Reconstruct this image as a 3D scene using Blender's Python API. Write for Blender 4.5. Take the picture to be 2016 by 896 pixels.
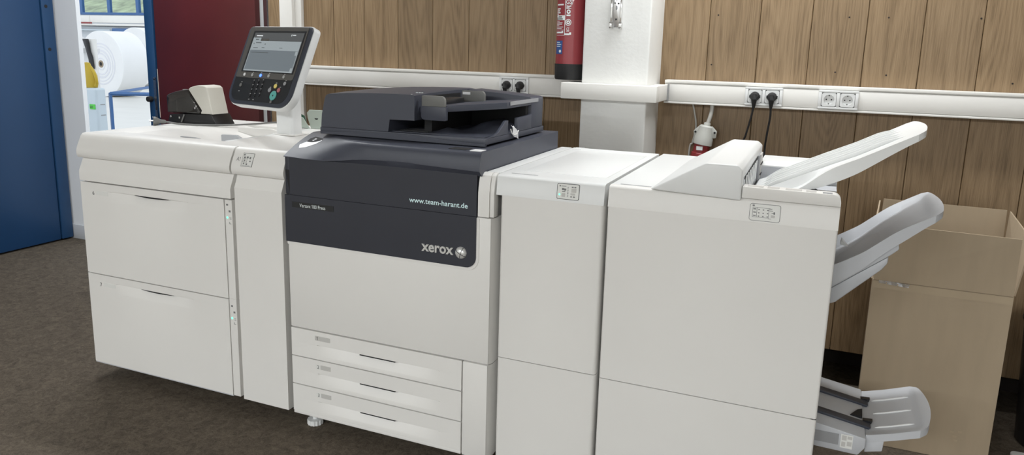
import bpy, bmesh, math, random
from mathutils import Vector, Matrix

random.seed(7)
scene = bpy.context.scene
COL = scene.collection
for o in list(bpy.data.objects):
    bpy.data.objects.remove(o)

# ------------------------------------------------------------------ camera
CAM_POS = Vector((2.6685, -2.0212, 1.3744))
CR = Vector((0.92266, 0.38471, 0.02644))
CU = Vector((-0.09866, 0.16922, 0.98063))
CF = Vector((-0.37278, 0.90739, -0.19409))
cam_data = bpy.data.cameras.new('camera')
cam = bpy.data.objects.new('camera', cam_data)
COL.objects.link(cam)
m3 = Matrix((CR, CU, -CF)).transposed()
cam.matrix_world = Matrix.Translation(CAM_POS) @ m3.to_4x4()
cam_data.sensor_fit = 'HORIZONTAL'
cam_data.sensor_width = 36.0
cam_data.lens = 1467.97 / 2016 * 36.0
cam_data.shift_y = -(448 - 388.57) / 2016
cam_data.clip_start = 0.05
cam_data.clip_end = 200
scene.camera = cam

# ------------------------------------------------------------------ world, exposure
scene.view_settings.view_transform = 'Standard'
scene.view_settings.look = 'None'
scene.view_settings.exposure = 0.45
scene.view_settings.gamma = 1.0
scene.view_settings.use_curve_mapping = False
world = bpy.data.worlds.new('overcast_sky')
scene.world = world
world.use_nodes = True
wn = world.node_tree.nodes['Background']
wn.inputs[0].default_value = (0.86, 0.93, 1.0, 1)
wn.inputs[1].default_value = 0.95

LAMP_POWER = 38.0      # each ceiling lamp, see ceiling_lamp()

# ------------------------------------------------------------------ materials
MATS = {}
def srgb(r, g, b):
    f = lambda c: ((c / 255) / 12.92 if c / 255 <= 0.04045 else (((c / 255) + 0.055) / 1.055) ** 2.4)
    return (f(r), f(g), f(b), 1)

def mat(name, col, rough=0.5, metal=0.0, bump=0.0, bscale=400.0, var=0.0, vscale=6.0, spec=0.5,
        emit=None, estr=0.0, alpha=1.0, trans=0.0, coat=0.0, stretch=(1, 1, 1)):
    m = bpy.data.materials.new(name)
    m.use_nodes = True
    nt = m.node_tree
    b = nt.nodes['Principled BSDF']
    b.inputs['Base Color'].default_value = col
    b.inputs['Roughness'].default_value = rough
    b.inputs['Metallic'].default_value = metal
    b.inputs['Specular IOR Level'].default_value = spec
    b.inputs['Coat Weight'].default_value = coat
    b.inputs['Alpha'].default_value = alpha
    b.inputs['Transmission Weight'].default_value = trans
    if emit:
        b.inputs['Emission Color'].default_value = emit
        b.inputs['Emission Strength'].default_value = estr
    tc = nt.nodes.new('ShaderNodeTexCoord')
    mp = nt.nodes.new('ShaderNodeMapping')
    mp.inputs['Scale'].default_value = stretch
    nt.links.new(tc.outputs['Object'], mp.inputs['Vector'])
    nz = nt.nodes.new('ShaderNodeTexNoise')
    nz.inputs['Scale'].default_value = vscale
    nz.inputs['Detail'].default_value = 5
    nt.links.new(mp.outputs['Vector'], nz.inputs['Vector'])
    mr = nt.nodes.new('ShaderNodeMapRange')
    mr.inputs['From Min'].default_value = 0.3
    mr.inputs['From Max'].default_value = 0.7
    mr.inputs['To Min'].default_value = 1 - var
    mr.inputs['To Max'].default_value = 1 + var
    nt.links.new(nz.outputs['Fac'], mr.inputs['Value'])
    mx = nt.nodes.new('ShaderNodeVectorMath')
    mx.operation = 'SCALE'
    mx.inputs[0].default_value = col[:3]
    nt.links.new(mr.outputs['Result'], mx.inputs['Scale'])
    nt.links.new(mx.outputs['Vector'], b.inputs['Base Color'])
    if bump > 0:
        n2 = nt.nodes.new('ShaderNodeTexNoise')
        n2.inputs['Scale'].default_value = bscale
        n2.inputs['Detail'].default_value = 3
        nt.links.new(mp.outputs['Vector'], n2.inputs['Vector'])
        bp = nt.nodes.new('ShaderNodeBump')
        bp.inputs['Strength'].default_value = bump
        bp.inputs['Distance'].default_value = 0.002
        nt.links.new(n2.outputs['Fac'], bp.inputs['Height'])
        nt.links.new(bp.outputs['Normal'], b.inputs['Normal'])
    MATS[name] = m
    return m

mat('white_plastic', srgb(232, 230, 226), 0.42, bump=0.10, bscale=900, var=0.012, vscale=3)
mat('cool_white_plastic', srgb(230, 231, 230), 0.38, bump=0.06, bscale=900, var=0.01)
mat('grey_plastic', srgb(196, 198, 202), 0.4, var=0.02)
mat('tray_grey', srgb(190, 192, 196), 0.4, var=0.02)
mat('mid_grey_plastic', srgb(150, 151, 153), 0.45, var=0.02)
mat('charcoal', srgb(67, 70, 81), 0.42, bump=0.12, bscale=1100, var=0.03)
mat('charcoal_cover', srgb(47, 49, 58), 0.52, bump=0.15, bscale=1100, var=0.04)
mat('dark_gap', srgb(24, 24, 26), 0.7)
mat('black_plastic', srgb(30, 30, 32), 0.35, var=0.05)
mat('black_rubber', srgb(32, 32, 33), 0.6, var=0.05)
mat('panel_black', srgb(36, 37, 39), 0.32, var=0.03)
mat('panel_grey', srgb(88, 86, 82), 0.35, var=0.02)
mat('panel_rim', srgb(56, 60, 70), 0.4)
mat('guide_grey', srgb(116, 116, 113), 0.5, var=0.03)
mat('silver', srgb(205, 205, 205), 0.25, metal=1.0, var=0.03)
mat('chrome', srgb(225, 225, 225), 0.12, metal=1.0)
mat('logo_silver', srgb(228, 228, 226), 0.3, metal=0.45)
mat('strip_grey', srgb(150, 151, 155), 0.22, coat=0.4)
mat('ivory_plastic', srgb(212, 209, 199), 0.45, var=0.01)
mat('satin_scoop', srgb(186, 186, 188), 0.32, metal=0.8)
mat('print_black', srgb(40, 40, 42), 0.6)
mat('print_grey', srgb(120, 120, 120), 0.6)
mat('label_grey', srgb(196, 194, 190), 0.5)
mat('label_white', srgb(228, 228, 224), 0.45)
mat('print_white', srgb(238, 246, 246), 0.5)
mat('print_cyan', srgb(222, 246, 248), 0.5)
mat('sticker_white', srgb(232, 232, 232), 0.5)
mat('led_green', srgb(120, 230, 190), 0.4, emit=srgb(120, 240, 200), estr=0.9)
mat('key_blue', srgb(120, 150, 235), 0.3, emit=srgb(70, 120, 255), estr=1.6)
mat('key_grey', srgb(168, 168, 166), 0.4)
mat('key_teal', srgb(96, 172, 164), 0.4)
mat('key_yellow', srgb(226, 208, 120), 0.4)
mat('key_red', srgb(176, 108, 112), 0.4)
mat('screen_head', srgb(20, 20, 20), 0.25, emit=srgb(76, 78, 79), estr=0.8)
mat('screen_pale', srgb(20, 20, 20), 0.25, emit=srgb(140, 148, 151), estr=0.85)
mat('screen_body', srgb(20, 20, 20), 0.25, emit=srgb(100, 108, 113), estr=0.85)
mat('screen_text', srgb(20, 20, 20), 0.25, emit=srgb(72, 76, 78), estr=0.8)
mat('screen_bright', srgb(20, 20, 20), 0.25, emit=srgb(205, 210, 212), estr=0.9)
mat('column_paint', srgb(234, 234, 231), 0.6, bump=0.35, bscale=60, var=0.02, vscale=12)
mat('doorway_white', srgb(238, 240, 242), 0.6, bump=0.2, bscale=60, var=0.01)
mat('duct_white', srgb(236, 234, 229), 0.45, var=0.01)
mat('wall_paint', srgb(205, 204, 200), 0.8, bump=0.1, bscale=80, var=0.02)
mat('ceiling_paint', srgb(225, 225, 222), 0.85, var=0.01)
mat('door_blue', srgb(22, 64, 106), 0.42, bump=0.05, bscale=30, var=0.05, vscale=2)
mat('frame_blue', srgb(32, 70, 110), 0.42, var=0.05)
mat('door_red', srgb(80, 26, 27), 0.42, var=0.10, vscale=4)
mat('extinguisher_red', srgb(148, 54, 60), 0.32, var=0.03, coat=0.2)
mat('print_blue', srgb(46, 84, 146), 0.5)
mat('cee_red', srgb(140, 44, 46), 0.45, var=0.04)
mat('cee_grey', srgb(182, 182, 176), 0.5, var=0.02)
mat('cable_grey', srgb(180, 178, 172), 0.5)
mat('plug_grey', srgb(112, 112, 110), 0.5, var=0.05)
mat('groove_brown', srgb(96, 74, 52), 0.7)
mat('skirting', srgb(40, 32, 26), 0.7)
mat('smoke_cover', srgb(44, 42, 40), 0.08, spec=0.7, coat=0.4, alpha=0.82)
mat('mint_paper', srgb(196, 208, 198), 0.5, var=0.02)
mat('green_plastic', srgb(40, 92, 70), 0.5)
mat('paper_white', srgb(240, 240, 240), 0.7, var=0.02, vscale=3)
mat('paper_end', srgb(226, 226, 232), 0.75, var=0.03, vscale=10)
mat('hall_floor_grey', srgb(214, 213, 208), 0.35, var=0.04, vscale=2)
mat('hall_wall', srgb(215, 218, 222), 0.7, var=0.02)
mat('hall_blue', srgb(62, 104, 158), 0.4, var=0.03)
mat('grass', srgb(160, 172, 134), 0.9, bump=0.8, bscale=8, var=0.45, vscale=1.6)
mat('jug_white', srgb(196, 208, 216), 0.4, var=0.02)
mat('yellow_plastic', srgb(186, 158, 36), 0.45, var=0.06)
mat('green_label', srgb(80, 200, 70), 0.5)
mat('cardboard_inner', srgb(150, 134, 114), 0.85, var=0.05, vscale=5)
mat('tape_clear', srgb(194, 176, 150), 0.18, coat=0.5, var=0.03)
mat('lamp_housing', srgb(225, 225, 225), 0.5)
mat('lamp_diffuser', srgb(255, 255, 255), 0.5, emit=(1, 0.98, 0.94, 1), estr=3.0)
mat('scratch_white', srgb(226, 222, 212), 0.4)

def glass_mat():
    m = bpy.data.materials.new('window_glass')
    m.use_nodes = True
    nt = m.node_tree
    nt.nodes.remove(nt.nodes['Principled BSDF'])
    out = nt.nodes['Material Output']
    a = nt.nodes.new('ShaderNodeBsdfTransparent')
    a.inputs[0].default_value = (0.93, 0.96, 0.97, 1)
    g = nt.nodes.new('ShaderNodeBsdfGlossy')
    g.inputs['Roughness'].default_value = 0.02
    mx = nt.nodes.new('ShaderNodeMixShader')
    mx.inputs[0].default_value = 0.06
    nt.links.new(a.outputs[0], mx.inputs[1])
    nt.links.new(g.outputs[0], mx.inputs[2])
    nt.links.new(mx.outputs[0], out.inputs['Surface'])
    MATS['window_glass'] = m
glass_mat()

def wood_mat():
    m = bpy.data.materials.new('oak_veneer')
    m.use_nodes = True
    nt = m.node_tree
    N, L = nt.nodes, nt.links
    b = N['Principled BSDF']
    tc = N.new('ShaderNodeTexCoord')
    oi = N.new('ShaderNodeObjectInfo')
    off = N.new('ShaderNodeVectorMath'); off.operation = 'SCALE'
    off.inputs[0].default_value = (37.0, 11.0, 53.0)
    L.new(oi.outputs['Random'], off.inputs['Scale'])
    add = N.new('ShaderNodeVectorMath'); add.operation = 'ADD'
    L.new(tc.outputs['Object'], add.inputs[0]); L.new(off.outputs[0], add.inputs[1])
    mp = N.new('ShaderNodeMapping'); mp.inputs['Scale'].default_value = (5.5, 1.0, 0.55)
    L.new(add.outputs[0], mp.inputs['Vector'])
    n1 = N.new('ShaderNodeTexNoise'); n1.inputs['Scale'].default_value = 1.0; n1.inputs['Detail'].default_value = 1.5
    n1.inputs['Roughness'].default_value = 0.4
    L.new(mp.outputs[0], n1.inputs['Vector'])
    mul = N.new('ShaderNodeMath'); mul.operation = 'MULTIPLY'; mul.inputs[1].default_value = 190.0
    L.new(n1.outputs['Fac'], mul.inputs[0])
    sn = N.new('ShaderNodeMath'); sn.operation = 'SINE'
    L.new(mul.outputs[0], sn.inputs[0])
    mp2 = N.new('ShaderNodeMapping'); mp2.inputs['Scale'].default_value = (420, 420, 9)
    L.new(add.outputs[0], mp2.inputs['Vector'])
    n2 = N.new('ShaderNodeTexNoise'); n2.inputs['Scale'].default_value = 1.0; n2.inputs['Detail'].default_value = 3
    L.new(mp2.outputs[0], n2.inputs['Vector'])
    mp3 = N.new('ShaderNodeMapping'); mp3.inputs['Scale'].default_value = (22, 22, 0.9)
    L.new(add.outputs[0], mp3.inputs['Vector'])
    n3 = N.new('ShaderNodeTexNoise'); n3.inputs['Scale'].default_value = 1.0; n3.inputs['Detail'].default_value = 3
    L.new(mp3.outputs[0], n3.inputs['Vector'])
    # grain value = 0.5 + .16*sine + fibres
    a1 = N.new('ShaderNodeMath'); a1.operation = 'MULTIPLY_ADD'; a1.inputs[1].default_value = 0.040; a1.inputs[2].default_value = 0.0
    L.new(sn.outputs[0], a1.inputs[0])
    a2 = N.new('ShaderNodeMath'); a2.operation = 'MULTIPLY_ADD'; a2.inputs[1].default_value = 0.42
    L.new(n2.outputs['Fac'], a2.inputs[0]); L.new(a1.outputs[0], a2.inputs[2])
    a3 = N.new('ShaderNodeMath'); a3.operation = 'MULTIPLY_ADD'; a3.inputs[1].default_value = 0.2
    L.new(n3.outputs['Fac'], a3.inputs[0]); L.new(a2.outputs[0], a3.inputs[2])
    cr = N.new('ShaderNodeValToRGB')
    e = cr.color_ramp.elements
    e[0].position = 0.18; e[0].color = srgb(112, 90, 63)
    e[1].position = 0.50; e[1].color = srgb(160, 136, 105)
    mid = cr.color_ramp.elements.new(0.31); mid.color = srgb(140, 116, 86)
    L.new(a3.outputs[0], cr.inputs[0])
    tone = N.new('ShaderNodeMapRange'); tone.inputs['To Min'].default_value = 0.88; tone.inputs['To Max'].default_value = 1.08
    L.new(oi.outputs['Random'], tone.inputs['Value'])
    sc = N.new('ShaderNodeVectorMath'); sc.operation = 'SCALE'
    L.new(cr.outputs[0], sc.inputs[0]); L.new(tone.outputs[0], sc.inputs['Scale'])
    L.new(sc.outputs[0], b.inputs['Base Color'])
    b.inputs['Roughness'].default_value = 0.5
    bp = N.new('ShaderNodeBump'); bp.inputs['Strength'].default_value = 0.15; bp.inputs['Distance'].default_value = 0.001
    L.new(a3.outputs[0], bp.inputs['Height']); L.new(bp.outputs[0], b.inputs['Normal'])
    MATS['oak_veneer'] = m
wood_mat()

def floor_mat():
    m = bpy.data.materials.new('needle_felt')
    m.use_nodes = True
    nt = m.node_tree
    N, L = nt.nodes, nt.links
    b = N['Principled BSDF']
    tc = N.new('ShaderNodeTexCoord')
    n1 = N.new('ShaderNodeTexNoise'); n1.inputs['Scale'].default_value = 26; n1.inputs['Detail'].default_value = 6; n1.inputs['Roughness'].default_value = 0.65
    n1.inputs['Distortion'].default_value = 1.2
    L.new(tc.outputs['Object'], n1.inputs['Vector'])
    n2 = N.new('ShaderNodeTexNoise'); n2.inputs['Scale'].default_value = 150; n2.inputs['Detail'].default_value = 3; n2.inputs['Distortion'].default_value = 1.5
    L.new(tc.outputs['Object'], n2.inputs['Vector'])
    a = N.new('ShaderNodeMath'); a.operation = 'MULTIPLY_ADD'; a.inputs[1].default_value = 0.55
    h = N.new('ShaderNodeMath'); h.operation = 'MULTIPLY'; h.inputs[1].default_value = 0.45
    L.new(n2.outputs['Fac'], h.inputs[0]); L.new(n1.outputs['Fac'], a.inputs[0]); L.new(h.outputs[0], a.inputs[2])
    cr = N.new('ShaderNodeValToRGB')
    e = cr.color_ramp.elements
    e[0].position = 0.36; e[0].color = srgb(68, 61, 53)
    e[1].position = 0.66; e[1].color = srgb(114, 103, 89)
    L.new(a.outputs[0], cr.inputs[0]); L.new(cr.outputs[0], b.inputs['Base Color'])
    b.inputs['Roughness'].default_value = 0.85
    b.inputs['Specular IOR Level'].default_value = 0.25
    bp = N.new('ShaderNodeBump'); bp.inputs['Strength'].default_value = 0.5; bp.inputs['Distance'].default_value = 0.003
    L.new(a.outputs[0], bp.inputs['Height']); L.new(bp.outputs[0], b.inputs['Normal'])
    MATS['needle_felt'] = m
floor_mat()
mat('cardboard', srgb(184, 166, 141), 0.8, bump=0.08, bscale=30, var=0.04, vscale=4, stretch=(6, 6, 1))

# ------------------------------------------------------------------ mesh helpers
def new_bm():
    return bmesh.new()

def add_prism(bm, poly, axis, a0, a1, bev=0.0, seg=2):
    """poly: 2D list; axis 'x': (y,z) extruded in x; 'y': (x,z); 'z': (x,y)"""
    def P(p, a):
        if axis == 'x': return (a, p[0], p[1])
        if axis == 'y': return (p[0], a, p[1])
        return (p[0], p[1], a)
    v0 = [bm.verts.new(P(p, a0)) for p in poly]
    v1 = [bm.verts.new(P(p, a1)) for p in poly]
    n = len(poly)
    fs = [bm.faces.new(v0), bm.faces.new(list(reversed(v1)))]
    for i in range(n):
        j = (i + 1) % n
        fs.append(bm.faces.new((v0[j], v0[i], v1[i], v1[j])))
    bmesh.ops.recalc_face_normals(bm, faces=fs)
    if bev > 0:
        es = list({e for f in fs for e in f.edges})
        bmesh.ops.bevel(bm, geom=es, offset=bev, segments=seg, profile=0.5, affect='EDGES', clamp_overlap=True)

def add_box(bm, x0, x1, y0, y1, z0, z1, bev=0.0, seg=2):
    add_prism(bm, [(x0, y0), (x1, y0), (x1, y1), (x0, y1)], 'z', z0, z1, bev, seg)

def rrect(x0, x1, z0, z1, r, n=5):
    """rounded rectangle; r = one radius or (bl, br, tr, tl)"""
    if not isinstance(r, (tuple, list)): r = (r,) * 4
    pts = []
    for (cx, cz, a0, rr) in ((x0, z0, 180, r[0]), (x1, z0, 270, r[1]), (x1, z1, 0, r[2]), (x0, z1, 90, r[3])):
        ox = cx + (rr if cx == x0 else -rr); oz = cz + (rr if cz == z0 else -rr)
        if rr <= 1e-6:
            pts.append((cx, cz)); continue
        for k in range(n + 1):
            a = math.radians(a0 + 90 * k / n)
            pts.append((ox + rr * math.cos(a), oz + rr * math.sin(a)))
    return pts

def circle(cx, cz, r, n=20):
    return [(cx + r * math.cos(2 * math.pi * k / n), cz + r * math.sin(2 * math.pi * k / n)) for k in range(n)]

def smooth_pts(pts, n=8):
    """Catmull-Rom through 3D points"""
    P = [Vector(p) for p in pts]
    P = [P[0] * 2 - P[1]] + P + [P[-1] * 2 - P[-2]]
    out = []
    for i in range(1, len(P) - 2):
        for k in range(n):
            t = k / n
            a, b, c, d = P[i - 1], P[i], P[i + 1], P[i + 2]
            out.append(0.5 * ((2 * b) + (c - a) * t + (2 * a - 5 * b + 4 * c - d) * t * t + (3 * b - a - 3 * c + d) * t ** 3))
    out.append(P[-2])
    return out

def add_tube(bm, pts, r, n=10):
    P = [Vector(p) for p in pts]
    rings = []
    up = Vector((0.31, 0.17, 0.93)).normalized()
    for i, p in enumerate(P):
        t = (P[min(i + 1, len(P) - 1)] - P[max(i - 1, 0)]).normalized()
        s = t.cross(up)
        if s.length < 1e-3: s = t.cross(Vector((1, 0, 0)))
        s.normalize(); w = s.cross(t).normalized()
        rr = r[i] if isinstance(r, (list, tuple)) else r
        rings.append([bm.verts.new(p + s * rr * math.cos(2 * math.pi * k / n) + w * rr * math.sin(2 * math.pi * k / n)) for k in range(n)])
    fs = []
    for a, b in zip(rings[:-1], rings[1:]):
        for k in range(n):
            fs.append(bm.faces.new((a[k], a[(k + 1) % n], b[(k + 1) % n], b[k])))
    fs.append(bm.faces.new(list(reversed(rings[0])))); fs.append(bm.faces.new(rings[-1]))
    bmesh.ops.recalc_face_normals(bm, faces=fs)

def add_lathe(bm, prof, origin, axis, n=28, cap=True):
    """prof: (r, h) along axis"""
    o = Vector(origin); a = Vector(axis).normalized()
    s = a.cross(Vector((0, 0, 1)))
    if s.length < 1e-3: s = Vector((1, 0, 0))
    s.normalize(); w = a.cross(s).normalized()
    rings = []
    for r, h in prof:
        if r < 1e-6:
            rings.append([bm.verts.new(o + a * h)])
        else:
            rings.append([bm.verts.new(o + a * h + s * r * math.cos(2 * math.pi * k / n) + w * r * math.sin(2 * math.pi * k / n)) for k in range(n)])
    fs = []
    for A, B in zip(rings[:-1], rings[1:]):
        for k in range(n):
            j = (k + 1) % n
            if len(A) == 1 and len(B) == 1: continue
            if len(A) == 1: fs.append(bm.faces.new((A[0], B[j], B[k])))
            elif len(B) == 1: fs.append(bm.faces.new((A[k], A[j], B[0])))
            else: fs.append(bm.faces.new((A[k], A[j], B[j], B[k])))
    if not cap:
        bmesh.ops.remove_doubles(bm, verts=[v for r in rings for v in r], dist=1e-6)
        bmesh.ops.recalc_face_normals(bm, faces=bm.faces)
        return
    if len(rings[0]) > 1: fs.append(bm.faces.new(list(reversed(rings[0]))))
    if len(rings[-1]) > 1: fs.append(bm.faces.new(rings[-1]))
    bmesh.ops.recalc_face_normals(bm, faces=fs)

def add_grid_slab(bm, top, bottom):
    """closed slab from two equal grids of points"""
    nu, nv = len(top), len(top[0])
    T = [[bm.verts.new(p) for p in row] for row in top]
    B = [[bm.verts.new(p) for p in row] for row in bottom]
    fs = []
    for i in range(nu - 1):
        for j in range(nv - 1):
            fs.append(bm.faces.new((T[i][j], T[i + 1][j], T[i + 1][j + 1], T[i][j + 1])))
            fs.append(bm.faces.new((B[i][j], B[i][j + 1], B[i + 1][j + 1], B[i + 1][j])))
    for i in range(nu - 1):
        fs.append(bm.faces.new((T[i][0], B[i][0], B[i + 1][0], T[i + 1][0])))
        fs.append(bm.faces.new((T[i][-1], T[i + 1][-1], B[i + 1][-1], B[i][-1])))
    for j in range(nv - 1):
        fs.append(bm.faces.new((T[0][j], T[0][j + 1], B[0][j + 1], B[0][j])))
        fs.append(bm.faces.new((T[-1][j], B[-1][j], B[-1][j + 1], T[-1][j + 1])))
    bmesh.ops.recalc_face_normals(bm, faces=fs)

def finish(bm, angle=32):
    lim = math.radians(angle)
    for f in bm.faces: f.smooth = True
    for e in bm.edges:
        e.smooth = len(e.link_faces) == 2 and e.calc_face_angle(0) < lim

def obj(name, bm, material, parent=None, label=None, angle=32):
    finish(bm, angle)
    me = bpy.data.meshes.new(name)
    bm.to_mesh(me); bm.free()
    o = bpy.data.objects.new(name, me)
    COL.objects.link(o)
    me.materials.append(MATS[material])
    if parent is not None:
        o.parent = parent
        if parent.type == 'EMPTY':
            o.matrix_parent_inverse = Matrix.Translation(-parent.location)
    if label: o['label'] = label
    return o

def thing(name, label, cat, loc, group=None):
    e = bpy.data.objects.new(name, None)
    e.location = loc
    e.empty_display_size = 0.05
    COL.objects.link(e)
    e['label'] = label; e['category'] = cat
    if group: e['group'] = group
    return e

def tag(o, label, cat, group=None):
    o['label'] = label; o['category'] = cat
    if group: o['group'] = group
    return o

def struct(o, label=None):
    o['kind'] = 'structure'
    if label: o['label'] = label
    return o

def box(name, x0, x1, y0, y1, z0, z1, material, parent=None, bev=0.0, seg=2, label=None):
    bm = new_bm(); add_box(bm, x0, x1, y0, y1, z0, z1, bev, seg)
    return obj(name, bm, material, parent, label)

def prism(name, poly, axis, a0, a1, material, parent=None, bev=0.0, seg=2, label=None, angle=32):
    bm = new_bm(); add_prism(bm, poly, axis, a0, a1, bev, seg)
    return obj(name, bm, material, parent, label, angle)

def glyph_mesh(s, depth, bold):
    cu = bpy.data.curves.new('lettering', 'FONT')
    cu.body = s; cu.size = 1.0
    cu.extrude = 0.5 if depth > 0 else 0.0
    cu.offset = bold
    cu.resolution_u = 3
    tmp = bpy.data.objects.new('lettering', cu)
    me = bpy.data.meshes.new_from_object(tmp)
    bm = bmesh.new(); bm.from_mesh(me)
    bpy.data.meshes.remove(me); bpy.data.objects.remove(tmp); bpy.data.curves.remove(cu)
    return bm

def text_bm(s, mapf, depth=0.0, w=None, h=None, bold=0.0):
    """mesh of lettering scaled to width w (and height h if given), mapf(u, v, d) -> 3D"""
    bm = glyph_mesh(s, depth, bold)
    for k, ch in enumerate(s):
        if ch != '1': continue
        a = glyph_mesh(s[:k + 1], 0, bold); b = glyph_mesh('1', 0, bold)
        x1 = max(v.co.x for v in a.verts); top = max(v.co.y for v in b.verts)
        x0 = x1 - (max(v.co.x for v in b.verts) - min(v.co.x for v in b.verts))
        a.free(); b.free()
        bm.faces.new([bm.verts.new(p) for p in ((x0, top, 0), (x0 - 0.15, top - 0.14, 0), (x0 - 0.15, top - 0.23, 0), (x0, top - 0.11, 0))])
    xs = [v.co.x for v in bm.verts]; ys = [v.co.y for v in bm.verts]
    x0, x1, y0, y1 = min(xs), max(xs), min(ys), max(ys)
    sx = (w / (x1 - x0)) if w else h / (y1 - y0)
    sy = (h / (y1 - y0)) if h else sx
    for v in bm.verts:
        v.co = mapf((v.co.x - x0) * sx, (v.co.y - y0) * sy, v.co.z * depth)
    return bm

def text_front(name, s, x0, z0, y, material, parent, w=None, h=None, depth=0.0, bold=0.0):
    bm = text_bm(s, lambda u, v, d: (x0 + u, y - d, z0 + v), depth, w, h, bold)
    bmesh.ops.recalc_face_normals(bm, faces=bm.faces)
    return obj(name, bm, material, parent, angle=20)

def sstep(t):
    t = max(0.0, min(1.0, t)); return t * t * (3 - 2 * t)

# ================================================================== SETTING
WY = 1.28          # wooden wall face
# floor
bm = new_bm(); add_box(bm, -3.0, 5.2, -7.5, 1.62, -0.12, 0.0)
struct(obj('floor', bm, 'needle_felt'), 'dark brown felt carpet floor of the print room')
# ceiling / other walls (behind the camera)
bm = new_bm(); add_box(bm, -2.3, 5.2, -7.5, 1.62, 2.75, 2.85)
struct(obj('ceiling', bm, 'ceiling_paint'))
bm = new_bm(); add_box(bm, 4.9, 5.0, -7.4, 1.62, 0.0, 2.75)
struct(obj('wall_right', bm, 'wall_paint'))
bm = new_bm(); add_box(bm, -2.3, 4.9, -7.5, -7.4, 0.0, 2.75)
struct(obj('wall_front', bm, 'wall_paint'))
bm = new_bm(); add_box(bm, -2.3, -2.2, -7.4, 1.49, 0.0, 2.75)
struct(obj('wall_left', bm, 'wall_paint'))

# back wall: masonry behind + individual oak planks
wb = bpy.data.objects.new('wall_back', None); wb.location = (2.2, 1.45, 0); COL.objects.link(wb)
struct(wb, 'wall panelled with vertical oak boards')
box('masonry', -0.14, 4.9, 1.306, 1.6, 0.157, 2.75, 'wall_paint', wb)
box('recess_wall', -0.14, 4.9, 1.54, 1.6, 0.0, 0.1565, 'skirting', wb)
seams = [-0.134, -0.016, 0.099, 0.288, 0.475, 0.672, 0.868, 1.065, 1.265, 1.463, 1.66, 1.857, 1.991, 2.192, 2.395, 2.594, 2.797, 2.995, 3.192, 3.39, 3.588, 3.786, 3.984, 4.182, 4.38, 4.578, 4.776, 4.895]
for i in range(len(seams) - 1):
    a, b = seams[i], seams[i + 1]
    if a in (-0.016,): continue          # hidden by the white post
    dy = random.uniform(-0.0008, 0.0008)
    box('plank', a + 0.0009, b - 0.0009, WY + dy, WY + 0.022, 0.155, 2.74, 'oak_veneer', wb, bev=0.002, seg=1)
box('groove_backing', -0.13, 4.89, WY + 0.0221, 1.306, 0.16, 2.74, 'groove_brown', wb)

# knots / nail holes on the boards
for (x, z) in [(2.226, 1.54), (2.213, 1.335), (2.73, 1.535), (2.70, 1.32), (2.87, 1.535), (2.885, 1.315), (3.18, 1.535), (3.31, 1.30)]:
    prism('nail_hole', circle(x, z, 0.0035, 8), 'y', WY - 0.0012, WY + 0.003, 'skirting', wb)

# white timber post and plastered column
bm = new_bm(); add_box(bm, -0.022, 0.06, 1.235, 1.30, 0.0, 2.75, 0.003); add_box(bm, 0.06, 0.10, 1.258, 1.30, 0.0, 2.75, 0.003)
struct(obj('trim_1', bm, 'duct_white'), 'white vertical post on the wood panelled wall')
bm = new_bm(); add_box(bm, 1.717, 1.998, 1.03, 1.30, 0.0, 2.75, 0.008, 3)
struct(obj('wall_column', bm, 'column_paint'), 'rough white painted column standing out from the panelling')

# --- doorway to the hall (left), blue and red leaves
bm = new_bm(); add_box(bm, -2.3, -1.885, 1.50, 1.53, 0.0, 2.75)
add_box(bm, -1.885, -1.176, 1.50, 1.53, 2.25, 2.75)
add_box(bm, -1.176, -0.142, 1.55, 1.58, 0.0, 2.75)
struct(obj('wall_doorway', bm, 'doorway_white'), 'white wall beside the open doorway')
bm = new_bm(); add_box(bm, -2.19, -1.886, 1.492, 1.50, 0.0, 0.10, 0.002)
struct(obj('baseboard_left', bm, 'grey_plastic'))
bm = new_bm(); add_box(bm, -1.245, -1.175, 1.46, 1.62, 0.0, 2.25, 0.004)
add_box(bm, -1.885, -1.175, 1.46, 1.62, 2.2, 2.25, 0.003)
fr = struct(obj('trim_2', bm, 'frame_blue'), 'blue steel door frame post')
bm = new_bm(); add_prism(bm, rrect(-1.197, -1.176, 0.60, 1.15, 0.008, 4), 'y', 1.4565, 1.4600)
sp = obj('strike_plate', bm, 'silver', fr)
for (a, b) in ((0.945, 1.005), (0.80, 0.86)): box('strike_slot', -1.190, -1.182, 1.4558, 1.4566, a, b, 'dark_gap', sp)
for z in (1.135, 0.90):
    bm = new_bm(); add_lathe(bm, [(0.005, 0), (0.005, 0.002), (0, 0.003)], (-1.1865, 1.4565, z), (0, -1, 0), 10)
    obj('screw', bm, 'black_plastic', sp)
bm = new_bm(); add_lathe(bm, [(0.016, 0), (0.019, 0.012), (0.017, 0.03), (0, 0.034)], (-1.222, 1.4598, 1.012), (0, -1, 0), 14)
obj('knob', bm, 'black_rubber', fr)

d1 = bpy.data.objects.new('door_1', None); d1.location = (-2.09, 0.7, 0); COL.objects.link(d1)
struct(d1, 'blue steel door leaf standing open at the left')
box('leaf', -2.14, -2.085, -0.35, 1.400, 0.012, 2.25, 'door_blue', d1, 0.004)
box('hinge_stile', -2.145, -2.078, 1.406, 1.488, 0.012, 2.25, 'frame_blue', d1, 0.006)
for z in (1.287, 1.563):
    bm = new_bm(); add_lathe(bm, [(0.011, 0), (0.011, 0.002), (0.0, 0.0025)], (-2.078, 1.436, z + 0.01), (1, 0, 0), 12)
    obj('screw_cap', bm, 'black_rubber', d1)

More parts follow.
